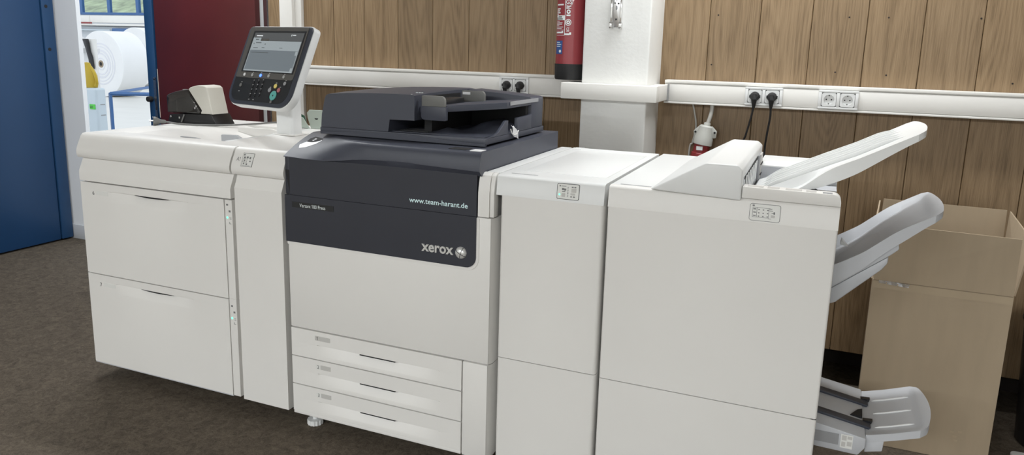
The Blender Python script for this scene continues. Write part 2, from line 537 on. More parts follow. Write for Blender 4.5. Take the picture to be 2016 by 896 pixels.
d2 = bpy.data.objects.new('door_2', None); d2.location = (-0.7, 1.4, 0); COL.objects.link(d2)
struct(d2, 'dark red door leaf folded open beside the panelling')
bm = new_bm(); add_prism(bm, [(-1.155, 1.455), (-0.315, 1.385), (-0.307, 1.475), (-1.147, 1.545)], 'z', 0.012, 2.2, 0.004)
lf = obj('leaf', bm, 'door_red', d2)
bm = new_bm(); add_prism(bm, [(-0.3125, 1.418), (-0.309, 1.418), (-0.3065, 1.444), (-0.310, 1.444)], 'z', 0.3, 2.0)
obj('lock_faceplate', bm, 'chrome', d2)
bm = new_bm()
add_prism(bm, [(-1.1555, 1.4535), (-1.153, 1.4535), (-1.153, 1.456), (-1.1555, 1.456)], 'z', 0.9, 1.2)
obj('paint_chip', bm, 'scratch_white', lf)

# ================================================================== HALL behind the doorway
bm = new_bm(); add_box(bm, -34, 6, 1.62, 24, -0.12, 0.0)
struct(obj('floor_hall', bm, 'hall_floor_grey'), 'pale shiny floor of the hall beyond the doorway')
HY = 19.0
bm = new_bm(); add_box(bm, -34, 6, HY, HY + 0.25, 0.0, 2.27); add_box(bm, -34, 6, HY, HY + 0.25, 4.2, 5.0)
struct(obj('wall_hall', bm, 'hall_wall'), 'far white wall of the hall')
win_x = [-27.145 + 1.48 * k for k in range(9)]
for i in range(len(win_x) - 1):
    a, b = win_x[i], win_x[i + 1]
    w = bpy.data.objects.new('window_%d' % (i + 1), None); w.location = (a, HY, 2.27); COL.objects.link(w)
    struct(w, 'blue framed hall window')
    bm = new_bm()
    add_box(bm, a, a + 0.07, HY - 0.03, HY + 0.08, 2.27, 4.2); add_box(bm, b - 0.07, b, HY - 0.03, HY + 0.08, 2.27, 4.2)
    add_box(bm, a + 0.07, b - 0.07, HY - 0.03, HY + 0.08, 2.27, 2.36); add_box(bm, a + 0.07, b - 0.07, HY - 0.03, HY + 0.08, 4.1, 4.2)
    obj('window_frame', bm, 'hall_blue', w)
    box('window_pane', a + 0.07, b - 0.07, HY + 0.02, HY + 0.03, 2.36, 4.1, 'window_glass', w)
bm = new_bm(); add_box(bm, -34, win_x[0], HY, HY + 0.25, 2.27, 4.2); add_box(bm, win_x[-1], 6, HY, HY + 0.25, 2.27, 4.2)
struct(obj('wall_hall_piers', bm, 'hall_wall'))
# grassy bank outside
bm = new_bm()
top = []; bot = []
for i in range(40):
    rt, rb = [], []
    for j in range(16):
        x = -50 + i * 1.4; y = 20 + j * 1.0
        z = -0.1 + max(0, j - 1) * 0.42 + random.uniform(-0.06, 0.06)
        rt.append((x, y, z)); rb.append((x, y, -1.0))
    top.append(rt); bot.append(rb)
add_grid_slab(bm, top, bot)
o = obj('grass_bank', bm, 'grass', angle=80); tag(o, 'green grassy bank outside the hall windows', 'grass'); o['kind'] = 'stuff'

def paper_roll(c, ax, r, length, core, label):
    t = thing('paper_roll', label, 'paper roll', (c[0], c[1], 0), 'large paper rolls in the hall')
    a = Vector(ax).normalized()
    c = Vector(c)
    bm = new_bm()
    add_lathe(bm, [(core, 0.0), (r - 0.006, 0.0), (r, 0.006), (r, length - 0.006), (r - 0.006, length), (core, length)], c, a, 56)
    obj('paper_winding', bm, 'paper_white', t)
    for k in range(5):
        rr = core + 0.03 + (r - core - 0.05) * (0.02 + 0.13 * k + 0.03 * (k % 2))
        bm = new_bm(); add_lathe(bm, [(rr, -0.004), (rr + 0.02 + 0.012 * (k % 3), -0.004), (rr + 0.02 + 0.012 * (k % 3), -0.001), (rr, -0.001), (rr, -0.004)], c, a, 48, cap=False)
        obj('end_ring', bm, 'paper_end', t)
    bm = new_bm()
    add_lathe(bm, [(core * 0.55, -0.008), (core, -0.008), (core, -0.001), (core * 0.55, -0.001), (core * 0.55, -0.008)], c, a, 24, cap=False)
    obj('cardboard_core', bm, 'cardboard_inner', t)
    bm = new_bm(); add_lathe(bm, [(core * 0.54, -0.004), (core * 0.54, -0.002), (0, -0.002)], c, a, 24)
    obj('core_hole', bm, 'dark_gap', t)
    return t
paper_roll((-13.405, 10.955, 0.781), (0.045, 1.0, 0), 0.779, 0.72, 0.085, 'white paper roll with its flat end and core facing the doorway')
paper_roll((-16.171, 14.355, 0.862), (0.045, 1.0, 0), 0.86, 1.1, 0.085, 'white paper roll partly hidden by the blue door post, farther back')

# white machine below the windows of the far hall wall
t = thing('hall_machine', 'long white machine with a blue panel under the hall windows', 'machine', (-22, 18, 0))
box('machine_body', -28, -14, 17.7, 18.6, 0.0, 1.80, 'hall_wall', t, 0.02)
box('machine_table', -28.1, -13.9, 17.5, 18.65, 1.83, 1.90, 'duct_white', t, 0.01)
box('blue_panel', -20.9, -18.0, 17.55, 17.69, 1.58, 1.75, 'hall_blue', t, 0.01)
box('red_strip', -23.5, -21.8, 17.47, 17.498, 1.90, 1.95, 'cee_red', t)
box('machine_shelf', -23.2, -20.9, 17.45, 17.69, 1.66, 1.70, 'jug_white', t)
for k in range(5):
    box('guard_panel', -28 + 2.8 * k, -25.22 + 2.8 * k, 17.9, 18.0, 1.95, 2.20, 'duct_white', t, 0.01)

# blue steel table frame close to the doorway
t = thing('steel_table_frame', 'blue square tube table frame with a thin leg in the hall', 'table', (-2.486, 2.2, 0))
TZ = 0.955
def fbar(name, p, q, w=0.032):
    bm = new_bm(); add_tube(bm, [p, q], w * 0.45, 4); obj(name, bm, 'hall_blue', t)
P0 = Vector((-2.486, 2.2, 0)); E1 = Vector((0.857, 0.514, 0)); E2 = Vector((-0.514, 0.857, 0)); ZV = Vector((0, 0, TZ))
C4 = [P0, P0 + E1 * 1.0, P0 + E1 * 1.0 + E2 * 1.3, P0 + E2 * 1.3]
for k in range(4):
    fbar('rail', C4[k] + ZV, C4[(k + 1) % 4] + ZV)
    fbar('leg', C4[k], C4[k] + ZV)

# white container with green label, yellow bottle on top, white reel beside
t = thing('white_canister', 'white plastic canister with a green label beside the door jamb', 'canister', (-2.6, 2.05, 0))
box('canister_body', -2.84, -2.392, 2.0, 2.09, 0.0, 1.008, 'jug_white', t, 0.02, 4)
cl = box('canister_label', -2.466, -2.408, 1.9965, 1.9998, 0.848, 0.886, 'green_label', t)
for zz in (0.868, 0.858): box('label_line', -2.461, -2.432, 1.9955, 1.9965, zz, zz + 0.004, 'print_black', cl)
for zz in (0.80, 0.88): box('seam_line', -2.392, -2.390, 2.03, 2.07, zz, zz + 0.006, 'mid_grey_plastic', t)
yb = thing('yellow_jug', 'yellow plastic jug with a handle on the white canister', 'jug', (-2.52, 2.045, 1.0085))
bm = new_bm()
add_lathe(bm, [(0.0, 0.0), (0.085, 0.0), (0.095, 0.03), (0.090, 0.09), (0.07, 0.13), (0.04, 0.165), (0.03, 0.185), (0, 0.19)], (-2.520, 2.045, 1.0085), (0, 0, 1), 24)
for v in bm.verts: v.co.y = 2.045 + (v.co.y - 2.045) * 0.45
obj('jug_body', bm, 'yellow_plastic', yb)
bm = new_bm(); add_tube(bm, smooth_pts([(-2.46, 2.035, 1.15), (-2.425, 2.03, 1.11), (-2.412, 2.03, 1.06), (-2.428, 2.03, 1.02)], 6), 0.010, 8)
obj('jug_handle', bm, 'yellow_plastic', yb)
t = thing('machine_reel', 'white reel with a black bracket above the yellow jug', 'reel', (-3.5, 2.75, 0))
bm = new_bm(); add_lathe(bm, [(0.03, 0), (0.14, 0), (0.14, 0.12), (0.03, 0.12)], (-3.32, 2.56, 1.27), (-0.85, 0.52, 0), 36)
obj('reel_winding', bm, 'paper_white', t)
bm = new_bm(); add_prism(bm, [(-3.16, 1.37), (-3.115, 1.37), (-3.10, 1.27), (-3.08, 1.22), (-3.07, 1.12), (-3.10, 1.12), (-3.105, 1.2), (-3.13, 1.29)], 'y', 2.52, 2.55, 0.004)
obj('reel_bracket', bm, 'black_plastic', t)
box('side_plate', -3.12, -3.06, 2.555, 2.58, 0.9, 1.37, 'duct_white', t, 0.002)
box('reel_stand', -4.2, -3.8, 2.60, 2.95, 0.0, 1.30, 'jug_white', t, 0.01)
box('reel_axle', -3.81, -3.13, 2.62, 2.66, 1.25, 1.29, 'silver', t)

# ================================================================== CABLE DUCT, SOCKETS
def duct(name, x0, x1, label, z0=1.167, z1=1.266):
    t = thing(name, label, 'cable duct', ((x0 + x1) / 2, 1.25, z0), 'white cable ducts along the panelled wall')
    box('duct_base', x0, x1, 1.226, WY - 0.001, z0, z1, 'duct_white', t, 0.002)
    box('duct_cover', x0 + 0.001, x1 - 0.001, 1.220, 1.2258, z0 + 0.010, z1 - 0.016, 'duct_white', t, 0.0015)
    box('duct_lip', x0, x1, 1.218, 1.2258, z1 - 0.013, z1, 'duct_white', t, 0.0015)
    box('duct_lip', x0, x1, 1.219, 1.2258, z0, z0 + 0.008, 'duct_white', t, 0.0015)
    return t
duct('cable_duct', 0.10, 1.668, 'white cable duct on the wall behind the black document feeder')
duct('cable_duct', 2.032, 4.88, 'long white cable duct on the wall right of the column')
t = thing('duct_collar', 'white box section wrapping the cable duct around the column', 'cable duct', (1.85, 1.0, 1.18), 'white cable ducts along the panelled wall')
bm = new_bm(); add_box(bm, 1.645, 2.050, 0.975, 1.0285, 1.180, 1.246, 0.003); obj('collar_front', bm, 'duct_white', t)
bm = new_bm(); add_box(bm, 1.9995, 2.050, 1.0287, 1.217, 1.181, 1.246, 0.002); obj('collar_side', bm, 'duct_white', t)
bm = new_bm(); add_box(bm, 1.645, 1.7155, 1.0287, 1.217, 1.181, 1.246, 0.002); obj('collar_side', bm, 'duct_white', t)
box('collar_gap', 2.0505, 2.053, 1.19, 1.217, 1.178, 1.249, 'mid_grey_plastic', t)

def socket(x0, label, z0=1.176, z1=1.251, w=0.146):
    t = thing('double_socket', label, 'wall socket', (x0 + w / 2, 1.2, z0), 'double wall sockets in the duct')
    bm = new_bm()
    cxs = [x0 + 0.0395 + k * 0.067 for k in (0, 1)]; cz = (z0 + z1) / 2; hw = 0.0275
    add_box(bm, x0, x0 + w, 1.2085, 1.2195, cz + hw, z1, 0.002); add_box(bm, x0, x0 + w, 1.2085, 1.2195, z0, cz - hw, 0.002)
    for a, b in ((x0, cxs[0] - hw), (cxs[0] + hw, cxs[1] - hw), (cxs[1] + hw, x0 + w)):
        add_box(bm, a, b, 1.2085, 1.2195, cz - hw - 0.002, cz + hw + 0.002, 0.0015)
    obj('socket_frame', bm, 'cool_white_plastic', t)
    box('insert_gap', x0 + 0.004, x0 + w - 0.004, 1.2180, 1.2192, z0 + 0.004, z1 - 0.004, 'mid_grey_plastic', t)
    cs = []
    for cx in cxs:
        bm = new_bm()
        n = 28
        rim = circle(cx, cz, 0.0192, n)
        ov = []
        for kk in range(n):
            a = 2 * math.pi * kk / n
            c, q = math.cos(a), 0.0264 / max(abs(math.cos(a)), abs(math.sin(a)))
            ov.append(bm.verts.new((cx + c * q, 1.2080, cz + math.sin(a) * q)))
        iv = [bm.verts.new((p[0], 1.2080, p[1])) for p in rim]
        bv = [bm.verts.new((p[0], 1.2172, p[1])) for p in rim]
        ob = [bm.verts.new((v.co.x, 1.2178, v.co.z)) for v in ov]
        for kk in range(n):
            j = (kk + 1) % n
            bm.faces.new((ov[kk], ov[j], iv[j], iv[kk])); bm.faces.new((iv[kk], iv[j], bv[j], bv[kk])); bm.faces.new((ob[kk], ob[j], ov[j], ov[kk]))
        bm.faces.new(bv)
        bmesh.ops.recalc_face_normals(bm, faces=bm.faces)
        ins = obj('socket_insert', bm, 'cool_white_plastic', t)
        for dx in (-0.0095, 0.0095):
            prism('contact_hole', circle(cx + dx, cz, 0.0027, 12), 'y', 1.2164, 1.2171, 'dark_gap', ins)
        for dz in (-0.0165, 0.0165):
            prism('earth_clip', rrect(cx - 0.0024, cx + 0.0024, cz + dz - 0.0028, cz + dz + 0.0028, 0.001, 2), 'y', 1.2158, 1.2171, 'plug_grey', ins)
        cs.append((cx, cz))
    box('maker_mark', x0 + w / 2 - 0.004, x0 + w / 2 + 0.004, 1.2080, 1.2086, z1 - 0.0085, z1 - 0.0065, 'print_grey', t)
    return cs
def plug(cx, cz, label, cable, y=1.2085):
    t = thing('power_plug', label, 'plug', (cx, y - 0.02, cz), 'black power plugs in the duct sockets')
    bm = new_bm()
    add_lathe(bm, [(0.0, 0.0), (0.0175, 0.0), (0.019, 0.006), (0.019, 0.016), (0.016, 0.022), (0.012, 0.032), (0.0, 0.034)], (cx, y + 0.006, cz), (0, -1, 0), 22)
    b = obj('plug_body', bm, 'black_rubber', t)
    bm = new_bm(); add_tube(bm, [(cx, y - 0.019, cz + 0.006), (cx, y - 0.024, cz - 0.012), (cx, y - 0.022, cz - 0.03), (cx, y - 0.02, cz - 0.046)], [0.011, 0.012, 0.0085, 0.0055], 10)
    obj('strain_relief', bm, 'black_rubber', t)
    for sx in (-1, 1):
        box('grip_ridge', cx + sx * 0.0185 - 0.003, cx + sx * 0.0185 + 0.003, y - 0.012, y - 0.002, cz - 0.006, cz + 0.006, 'black_rubber', t, 0.001)
    bm = new_bm(); add_tube(bm, smooth_pts([(cx, y - 0.02, cz - 0.044)] + cable, 8), 0.0042, 8)
    obj('cord', bm, 'black_rubber', t)
    return t
s1 = socket(1.261, 'double socket with two black plugs, partly hidden by the black document feeder')
s2 = socket(2.367, 'double socket with two black plugs and hanging cords right of the column')
s3 = socket(2.648, 'empty double socket, the rightmost on the white duct')
plug(*s1[0], 'left black plug in the socket behind the document feeder', [(1.296, 1.2, 1.14), (1.29, 1.22, 1.0), (1.28, 1.24, 0.7), (1.28, 1.25, 0.03)])
plug(*s1[1], 'right black plug in the socket behind the document feeder', [(1.365, 1.2, 1.14), (1.36, 1.22, 1.0), (1.37, 1.24, 0.7), (1.37, 1.25, 0.03)])
plug(*s2[0], 'left black plug with a cord hanging behind the finisher', [(2.400, 1.195, 1.13), (2.383, 1.21, 1.05), (2.36, 1.23, 0.96), (2.34, 1.25, 0.6), (2.34, 1.25, 0.03)])
plug(*s2[1], 'right black plug with a cord hanging behind the finisher', [(2.474, 1.195, 1.13), (2.466, 1.21, 1.05), (2.462, 1.23, 0.96), (2.465, 1.25, 0.6), (2.465, 1.25, 0.03)])

# red industrial connector on its grey cable, thin grey cable beside it
t = thing('industrial_connector', 'red and grey industrial power connector hanging from a grey cable below the duct', 'connector', (2.21, 1.23, 0.93))
bm = new_bm(); add_tube(bm, smooth_pts([(2.236, 1.236, 1.175), (2.235, 1.235, 1.14), (2.229, 1.232, 1.11), (2.222, 1.23, 1.085)], 6), 0.0085, 10); obj('cable', bm, 'cable_grey', t)
AX = Vector((-0.16, -0.05, -1)).normalized(); O = Vector((2.2225, 1.230, 1.092))
bm = new_bm(); add_lathe(bm, [(0.0125, 0.0), (0.014, 0.004), (0.014, 0.012)], O, AX, 16); obj('gland_nut', bm, 'cee_grey', t)
bm = new_bm(); add_lathe(bm, [(0.024, 0.012), (0.03, 0.018), (0.034, 0.05), (0.040, 0.066), (0.0405, 0.094), (0.036, 0.096)], O, AX, 24); gs = obj('grey_shell', bm, 'cee_grey', t)
for sx in (-1, 1):
    p = O + AX * 0.035
    bm = new_bm(); add_prism(bm, [(p.x + sx * 0.026, p.z + 0.022), (p.x + sx * 0.048, p.z), (p.x + sx * 0.046, p.z - 0.028), (p.x + sx * 0.03, p.z - 0.03)], 'y', p.y - 0.013, p.y + 0.001, 0.002)
    obj('clamp_wing', bm, 'cee_grey', gs)
    bm = new_bm(); add_lathe(bm, [(0.0045, 0), (0.0045, 0.003), (0, 0.003)], (p.x + sx * 0.040, p.y - 0.0125, p.z - 0.005), (0, -1, 0), 10)
    obj('screw', bm, 'dark_gap', gs)
bm = new_bm(); add_lathe(bm, [(0.034, 0.09), (0.0335, 0.13), (0.038, 0.134), (0.037, 0.19), (0.03, 0.192)], O, AX, 10); rb = obj('red_socket', bm, 'cee_red', t, angle=20)
p = O + AX * 0.108
box('marking_tag', p.x - 0.016, p.x + 0.010, p.y - 0.0365, p.y - 0.0345, p.z - 0.008, p.z + 0.008, 'sticker_white', rb)
bm = new_bm(); add_tube(bm, smooth_pts([(2.150, 1.258, 1.17), (2.160, 1.262, 1.13), (2.170, 1.264, 1.07), (2.160, 1.264, 1.0), (2.148, 1.264, 0.94), (2.15, 1.262, 0.5), (2.15, 1.262, 0.03)], 8), 0.0038, 8)
tag(obj('thin_cable', bm, 'cable_grey'), 'thin pale grey cable hanging beside the red connector', 'cable')

# ================================================================== COLUMN: hook and extinguisher
t = thing('hanging_bracket', 'chrome hanging bracket screwed to the white column', 'bracket', (1.855, 1.025, 1.47))
yb0 = 1.0299
prism('back_plate', rrect(1.838, 1.872, 1.476, 1.62, 0.008, 4), 'y', yb0 - 0.004, yb0, 'silver', t, 0.001)
for sx in (1.832, 1.872):
    box('side_rail', sx, sx + 0.007, yb0 - 0.014, yb0, 1.492, 1.60, 'chrome', t, 0.002)
    box('hook_jaw', sx - 0.002, sx + 0.010, yb0 - 0.022, yb0, 1.471, 1.496, 'chrome', t, 0.002)
bm = new_bm(); add_tube(bm, smooth_pts([(1.836, yb0 - 0.010, 1.59), (1.840, yb0 - 0.010, 1.612), (1.855, yb0 - 0.010, 1.622), (1.871, yb0 - 0.010, 1.612), (1.875, yb0 - 0.010, 1.59)], 5), 0.004, 8); obj('bail', bm, 'chrome', t)
for (dx, z, r) in ((0.847, 1.572, 0.003), (0.862, 1.57, 0.0035), (0.855, 1.507, 0.004)):
    bm = new_bm(); add_lathe(bm, [(r, 0), (r, 0.002), (0, 0.0025)], (1 + dx, yb0 - 0.004, z), (0, -1, 0), 12); obj('screw', bm, 'black_plastic', t)
prism('keyhole', rrect(1.852, 1.858, 1.545, 1.562, 0.0028, 3), 'y', yb0 - 0.0048, yb0 - 0.004, 'mid_grey_plastic', t)

EX, EY, ER = 1.638, 1.115, 0.069
t = thing('fire_extinguisher', 'red fire extinguisher with a black base hung beside the white column', 'extinguisher', (EX, EY, 1.255))
bm = new_bm(); add_lathe(bm, [(0.0, 1.262), (0.060, 1.262), (0.066, 1.27), (0.0665, 1.62), (0.06, 1.68), (0.045, 1.72), (0.025, 1.745), (0.025, 1.77), (0.0, 1.77)], (EX, EY, 0), (0, 0, 1), 48)
obj('cylinder_body', bm, 'extinguisher_red', t)
bm = new_bm(); add_lathe(bm, [(0.052, 1.2545), (0.064, 1.2545), (0.0675, 1.262), (0.0695, 1.321), (0.0668, 1.321), (0.0645, 1.27)], (EX, EY, 0), (0, 0, 1), 48)
obj('base_boot', bm, 'black_rubber', t)
bm = new_bm(); add_lathe(bm, [(0.02, 1.77), (0.02, 1.81), (0.012, 1.82), (0, 1.82)], (EX, EY, 0), (0, 0, 1), 16); obj('valve', bm, 'black_plastic', t)
box('lever', EX - 0.02, EX + 0.09, EY - 0.012, EY + 0.012, 1.822, 1.838, 'black_plastic', t, 0.003)
# printing wrapped round the cylinder; angle measured from the side facing the camera
vdir = math.atan2(CAM_POS.y - EY, CAM_POS.x - EX)
def cyl(u, z, d=0.0007):
    """u metres to the right of the middle line as seen by the camera"""
    a = vdir + u / ER
    return (EX + (0.0665 + d) * math.cos(a), EY + (0.0665 + d) * math.sin(a), z)
def cyl_patch(name, u0, u1, z0, z1, m, d=0.0006, n=8):
    bm = new_bm()
    T = [[Vector(cyl(u0 + (u1 - u0) * i / n, z, d)) for z in (z0, z1)] for i in range(n + 1)]
    B = [[Vector(cyl(u0 + (u1 - u0) * i / n, z, d - 0.0005)) for z in (z0, z1)] for i in range(n + 1)]
    add_grid_slab(bm, T, B); return obj(name, bm, m, t)
def cyl_text(name, s, u, z, w, m='print_white', h=None):
    bm = text_bm(s, lambda a, b, d: cyl(u + a, z + b, 0.0012), 0.0, w, h)
    return obj(name, bm, m, t)
def cyl_ring(name, u, z, r0, r1, m='print_white'):
    bm = new_bm(); n = 22
    A = [bm.verts.new(cyl(u + r0 * math.cos(2 * math.pi * k / n), z + r0 * math.sin(2 * math.pi * k / n), 0.0012)) for k in range(n)]
    B = [bm.verts.new(cyl(u + r1 * math.cos(2 * math.pi * k / n), z + r1 * math.sin(2 * math.pi * k / n), 0.0012)) for k in range(n)]
    for k in range(n): bm.faces.new((A[k], B[k], B[(k + 1) % n], A[(k + 1) % n]))
    bmesh.ops.recalc_face_normals(bm, faces=bm.faces)
    return obj(name, bm, m, t)
cyl_patch('frame_line', -0.0345, -0.0325, 1.44, 1.66, 'print_white'); cyl_patch('frame_line', -0.085, -0.0325, 1.44, 1.4415, 'print_white')
cyl_patch('frame_line', -0.085, -0.0345, 1.462, 1.463, 'print_white')
cyl_patch('white_field', -0.085, -0.0345, 1.503, 1.523, 'print_white')
def cyl_lines(name, u0, lens, z, dz, h, m='print_white'):
    for k, L_ in enumerate(lens): cyl_patch(name, u0, u0 + L_, z - k * dz - h, z - k * dz, m, 0.0012, 4)
cyl_lines('field_text', -0.085, [0.036, 0.040], 1.519, 0.0085, 0.005, 'print_grey')
cyl_lines('warning_text', -0.085, [0.048], 1.597, 0.01, 0.0065); cyl_lines('warning_text', -0.085, [0.043], 1.570, 0.01, 0.006)
cyl_lines('warning_text', -0.085, [0.022, 0.040, 0.038, 0.020, 0.044, 0.036], 1.499, 0.0058, 0.0024)
cyl_lines('warning_text', -0.085, [0.044], 1.615, 0.0068, 0.008); cyl_lines('pictogram', -0.085, [0.026, 0.022, 0.026, 0.012, 0.012], 1.552, 0.008, 0.0045)
cyl_lines('maker_mark', -0.085, [0.038], 1.4555, 0.006, 0.007); cyl_patch('maker_mark', -0.048, -0.040, 1.449, 1.459, 'print_white', 0.0012, 3)
cyl_lines('maker_mark', -0.032, [0.022], 1.4485, 0.006, 0.007); cyl_patch('maker_mark', -0.011, -0.003, 1.443, 1.453, 'print_white', 0.0012, 3)
cyl_text('ce_mark', 'CE', -0.0245, 1.461, 0.0125, h=0.012); cyl_patch('ce_number', -0.0245, -0.012, 1.4565, 1.459, 'print_white', 0.0012, 3)
cyl_ring('approval_ring', -0.0175, 1.494, 0.011, 0.0138); cyl_ring('approval_ring', -0.0175, 1.494, 0.003, 0.008)
cyl_ring('test_ring', -0.0175, 1.538, 0.004, 0.0088); cyl_lines('test_text', -0.0265, [0.018], 1.526, 0.005, 0.006)
cyl_lines('test_text', -0.0285, [0.022, 0.014, 0.022], 1.560, 0.0042, 0.002)
cyl_text('gs_mark', 'GS', -0.030, 1.569, 0.026, h=0.018); cyl_ring('gs_ring', -0.0175, 1.577, 0.0155, 0.0172)
cyl_patch('yellow_seal', -0.031, -0.004, 1.594, 1.61, 'key_yellow')
bp_ = cyl_patch('blue_sticker', -0.085, -0.0415, 1.362, 1.418, 'print_blue')
cyl_ring('sticker_drop', -0.0535, 1.374, 0.001, 0.0062); cyl_lines('sticker_text', -0.078, [0.022, 0.03, 0.026], 1.412, 0.008, 0.003)
box('hanger', EX + 0.06, 1.7165, EY - 0.02, EY + 0.02, 1.50, 1.56, 'black_plastic', t, 0.002)

# ================================================================== PAPER FEEDER
def recess_front(name, x0, x1, z0, z1, y, thick, rx0, rx1, rz0, rz1, depth, material, parent, p=0.6):
    """drawer front whose grip scoop is really hollow"""
    xs = [x0] + [rx0 + (rx1 - rx0) * k / 26 for k in range(27)] + [x1]
    zs = [z0] + [rz0 + (rz1 - rz0) * k / 9 for k in range(10)] + [rz1 + 0.0012, z1]
    def d(x, z):
        if x <= rx0 or x >= rx1 or z <= rz0 or z > rz1 + 1e-5: return 0.0
        t = (x - rx0) / (rx1 - rx0); v = (z - rz0) / (rz1 - rz0)
        return depth * 1.2 * max(0.0, math.sin(math.pi * t)) ** p * v ** 1.15
    F = [[(x, y + d(x, z), z) for z in zs] for x in xs]
    B = [[(x, y + thick, z) for z in zs] for x in xs]
    bm = new_bm(); add_grid_slab(bm, F, B)
    return obj(name, bm, material, parent, angle=40)

feeder = thing('paper_feeder', 'white two-drawer high capacity paper feeder at the left end of the machine row', 'paper feeder', (0.49, 0.38, 0))
FX = 0.765
box('cabinet_body', 0.004, 0.98, 0.028, 0.755, 0.072, 0.935, 'white_plastic', feeder)
box('plinth', 0.06, 0.93, 0.09, 0.70, 0.018, 0.072, 'dark_gap', feeder)
for (cx, cy) in ((0.14, 0.16), (0.86, 0.16), (0.14, 0.62), (0.86, 0.62)):
    bm = new_bm(); add_lathe(bm, [(0.0, -0.012), (0.02, -0.012), (0.024, -0.006), (0.024, 0.006), (0.02, 0.012), (0, 0.012)], (cx, cy, 0.024), (1, 0, 0), 16)
    obj('caster', bm, 'black_rubber', feeder)
UP = [(0.026, 1.010), (0.018, 1.002), (0.0115, 0.988), (0.003, 0.972), (-0.003, 0.958), (-0.0065, 0.945), (-0.007, 0.934), (-0.004, 0.924), (-0.001, 0.9195)]
LO = [(0.018, 0.9165), (0.012, 0.902), (0.004, 0.884), (-0.003, 0.869), (-0.005, 0.862), (-0.005, 0.8285)]
prism('upper_front_band', UP + [(0.027, 0.9195), (0.040, 1.0125)], 'x', 0.0, FX - 0.002, 'white_plastic', feeder, angle=40)
prism('lower_front_band', LO + [(0.026, 0.8285), (0.026, 0.9165)], 'x', 0.003, FX - 0.004, 'white_plastic', feeder, angle=25)
prism('transport_top', UP + [(0.027, 0.9195), (0.040, 1.0125)], 'x', FX + 0.006, 0.998, 'white_plastic', feeder, angle=40)
# transport column with chamfered upper edge and right edge
prism('transport_front', [(0.026, 0.9165), (0.016, 0.9165), (-0.004, 0.872), (-0.004, 0.068), (0.026, 0.068)], 'x', FX + 0.014, 0.985, 'white_plastic', feeder, angle=20)
# drawers
for (za, zb, digit) in ((0.4525, 0.8225, '6'), (0.0705, 0.4485, '7')):
    d = recess_front('drawer', 0.0, 0.7245, za, zb, -0.001, 0.026, 0.155, 0.555, zb - 0.070, zb - 0.029, 0.016, 'white_plastic', feeder)
    gz = zb - 0.029
    slot = [(0.285 + 0.17 * k / 12, gz - 0.0005) for k in range(13)] + [(0.455 - 0.17 * k / 12, gz - 0.001 - 0.0040 * math.sin(math.pi * k / 12)) for k in range(13)]
    prism('grip_slot', slot, 'y', 0.001, 0.0145, 'dark_gap', d)
    prism('size_label', rrect(0.083, 0.148, zb - 0.047, zb - 0.030, 0.002, 2), 'y', -0.0016, -0.0008, 'label_white', d)
    text_front('digit', digit, 0.064, zb - 0.048, -0.0018, 'print_black', d, h=0.015)
    s = box('indicator_strip', 0.7285, FX - 0.004, -0.001, 0.026, za if digit == '6' else 0.0705, zb if digit == '6' else 0.4522, 'white_plastic', feeder, 0.0008, 1)
    o = {'6': 0.0, '7': -0.380}[digit]
    box('indicator_mark', 0.736, 0.744, -0.0018, -0.0008, 0.802 + o, 0.808 + o, 'print_grey', s)
    box('indicator_mark', 0.746, 0.754, -0.0018, -0.0008, 0.778 + o, 0.785 + o, 'print_grey', s)
    bm = new_bm(); add_lathe(bm, [(0.0042, 0), (0.0042, 0.001), (0, 0.0016)], (0.7385, -0.001, 0.758 + o), (0, -1, 0), 12); obj('indicator_lamp', bm, 'led_green', s)
    bm = new_bm(); add_box(bm, 0.748, 0.757, -0.0018, -0.0008, 0.757 + o, 0.7585 + o); add_box(bm, 0.749, 0.757, -0.0018, -0.0008, 0.752 + o, 0.7535 + o)
    add_box(bm, 0.747, 0.7485, -0.0018, -0.0008, 0.735 + o, 0.743 + o); add_box(bm, 0.747, 0.755, -0.0018, -0.0008, 0.735 + o, 0.7365 + o)
    obj('indicator_symbol', bm, 'print_grey', s)
box('bottom_edge', 0.001, 0.7255, 0.0, 0.026, 0.066, 0.0700, 'grey_plastic', feeder)
# top cover: frame around a recessed bypass tray
TZ0 = 1.0125
def plate(name, x0, x1, y0, y1, z0=0.94, z1=TZ0, m='white_plastic', bev=0.004):
    return box(name, x0, x1, y0, y1, z0, z1, m, feeder, bev)
plate('top_cover_front', 0.001, 0.640, 0.0405, 0.125)
plate('top_cover_left', 0.001, 0.165, 0.1255, 0.757)
plate('top_cover_rear', 0.1655, 0.640, 0.625, 0.757)
# sloping recessed floor of the bypass tray
bm = new_bm()
xs = [0.1655 + 0.455 * k / 16 for k in range(17)]
def trz(x): return TZ0 - 0.001 - 0.052 * sstep((x - 0.20) / 0.40)
add_grid_slab(bm, [[(x, 0.126, trz(x)), (x, 0.6245, trz(x))] for x in xs], [[(x, 0.126, 0.94), (x, 0.6245, 0.94)] for x in xs])
obj('bypass_tray', bm, 'white_plastic', feeder)
box('bypass_ridge', 0.6210, 0.640, 0.1255, 0.6245, 0.94, TZ0 + 0.001, 'cool_white_plastic', feeder, 0.003)
prism('side_guide', [(0.40, 0.985), (0.40, 1.0145), (0.47, 1.0145), (0.53, 1.004), (0.565, 0.985)], 'y', 0.128, 0.140, 'mid_grey_plastic', feeder, 0.002)
prism('side_guide', [(0.50, 0.965), (0.50, 1.018), (0.575, 1.020), (0.605, 1.006), (0.618, 0.965)], 'y', 0.235, 0.250, 'grey_plastic', feeder, 0.003)
prism('rear_guide', [(0.34, 0.975), (0.34, 1.014), (0.52, 1.018), (0.58, 1.010), (0.612, 0.975)], 'y', 0.50, 0.515, 'white_plastic', feeder, 0.003)
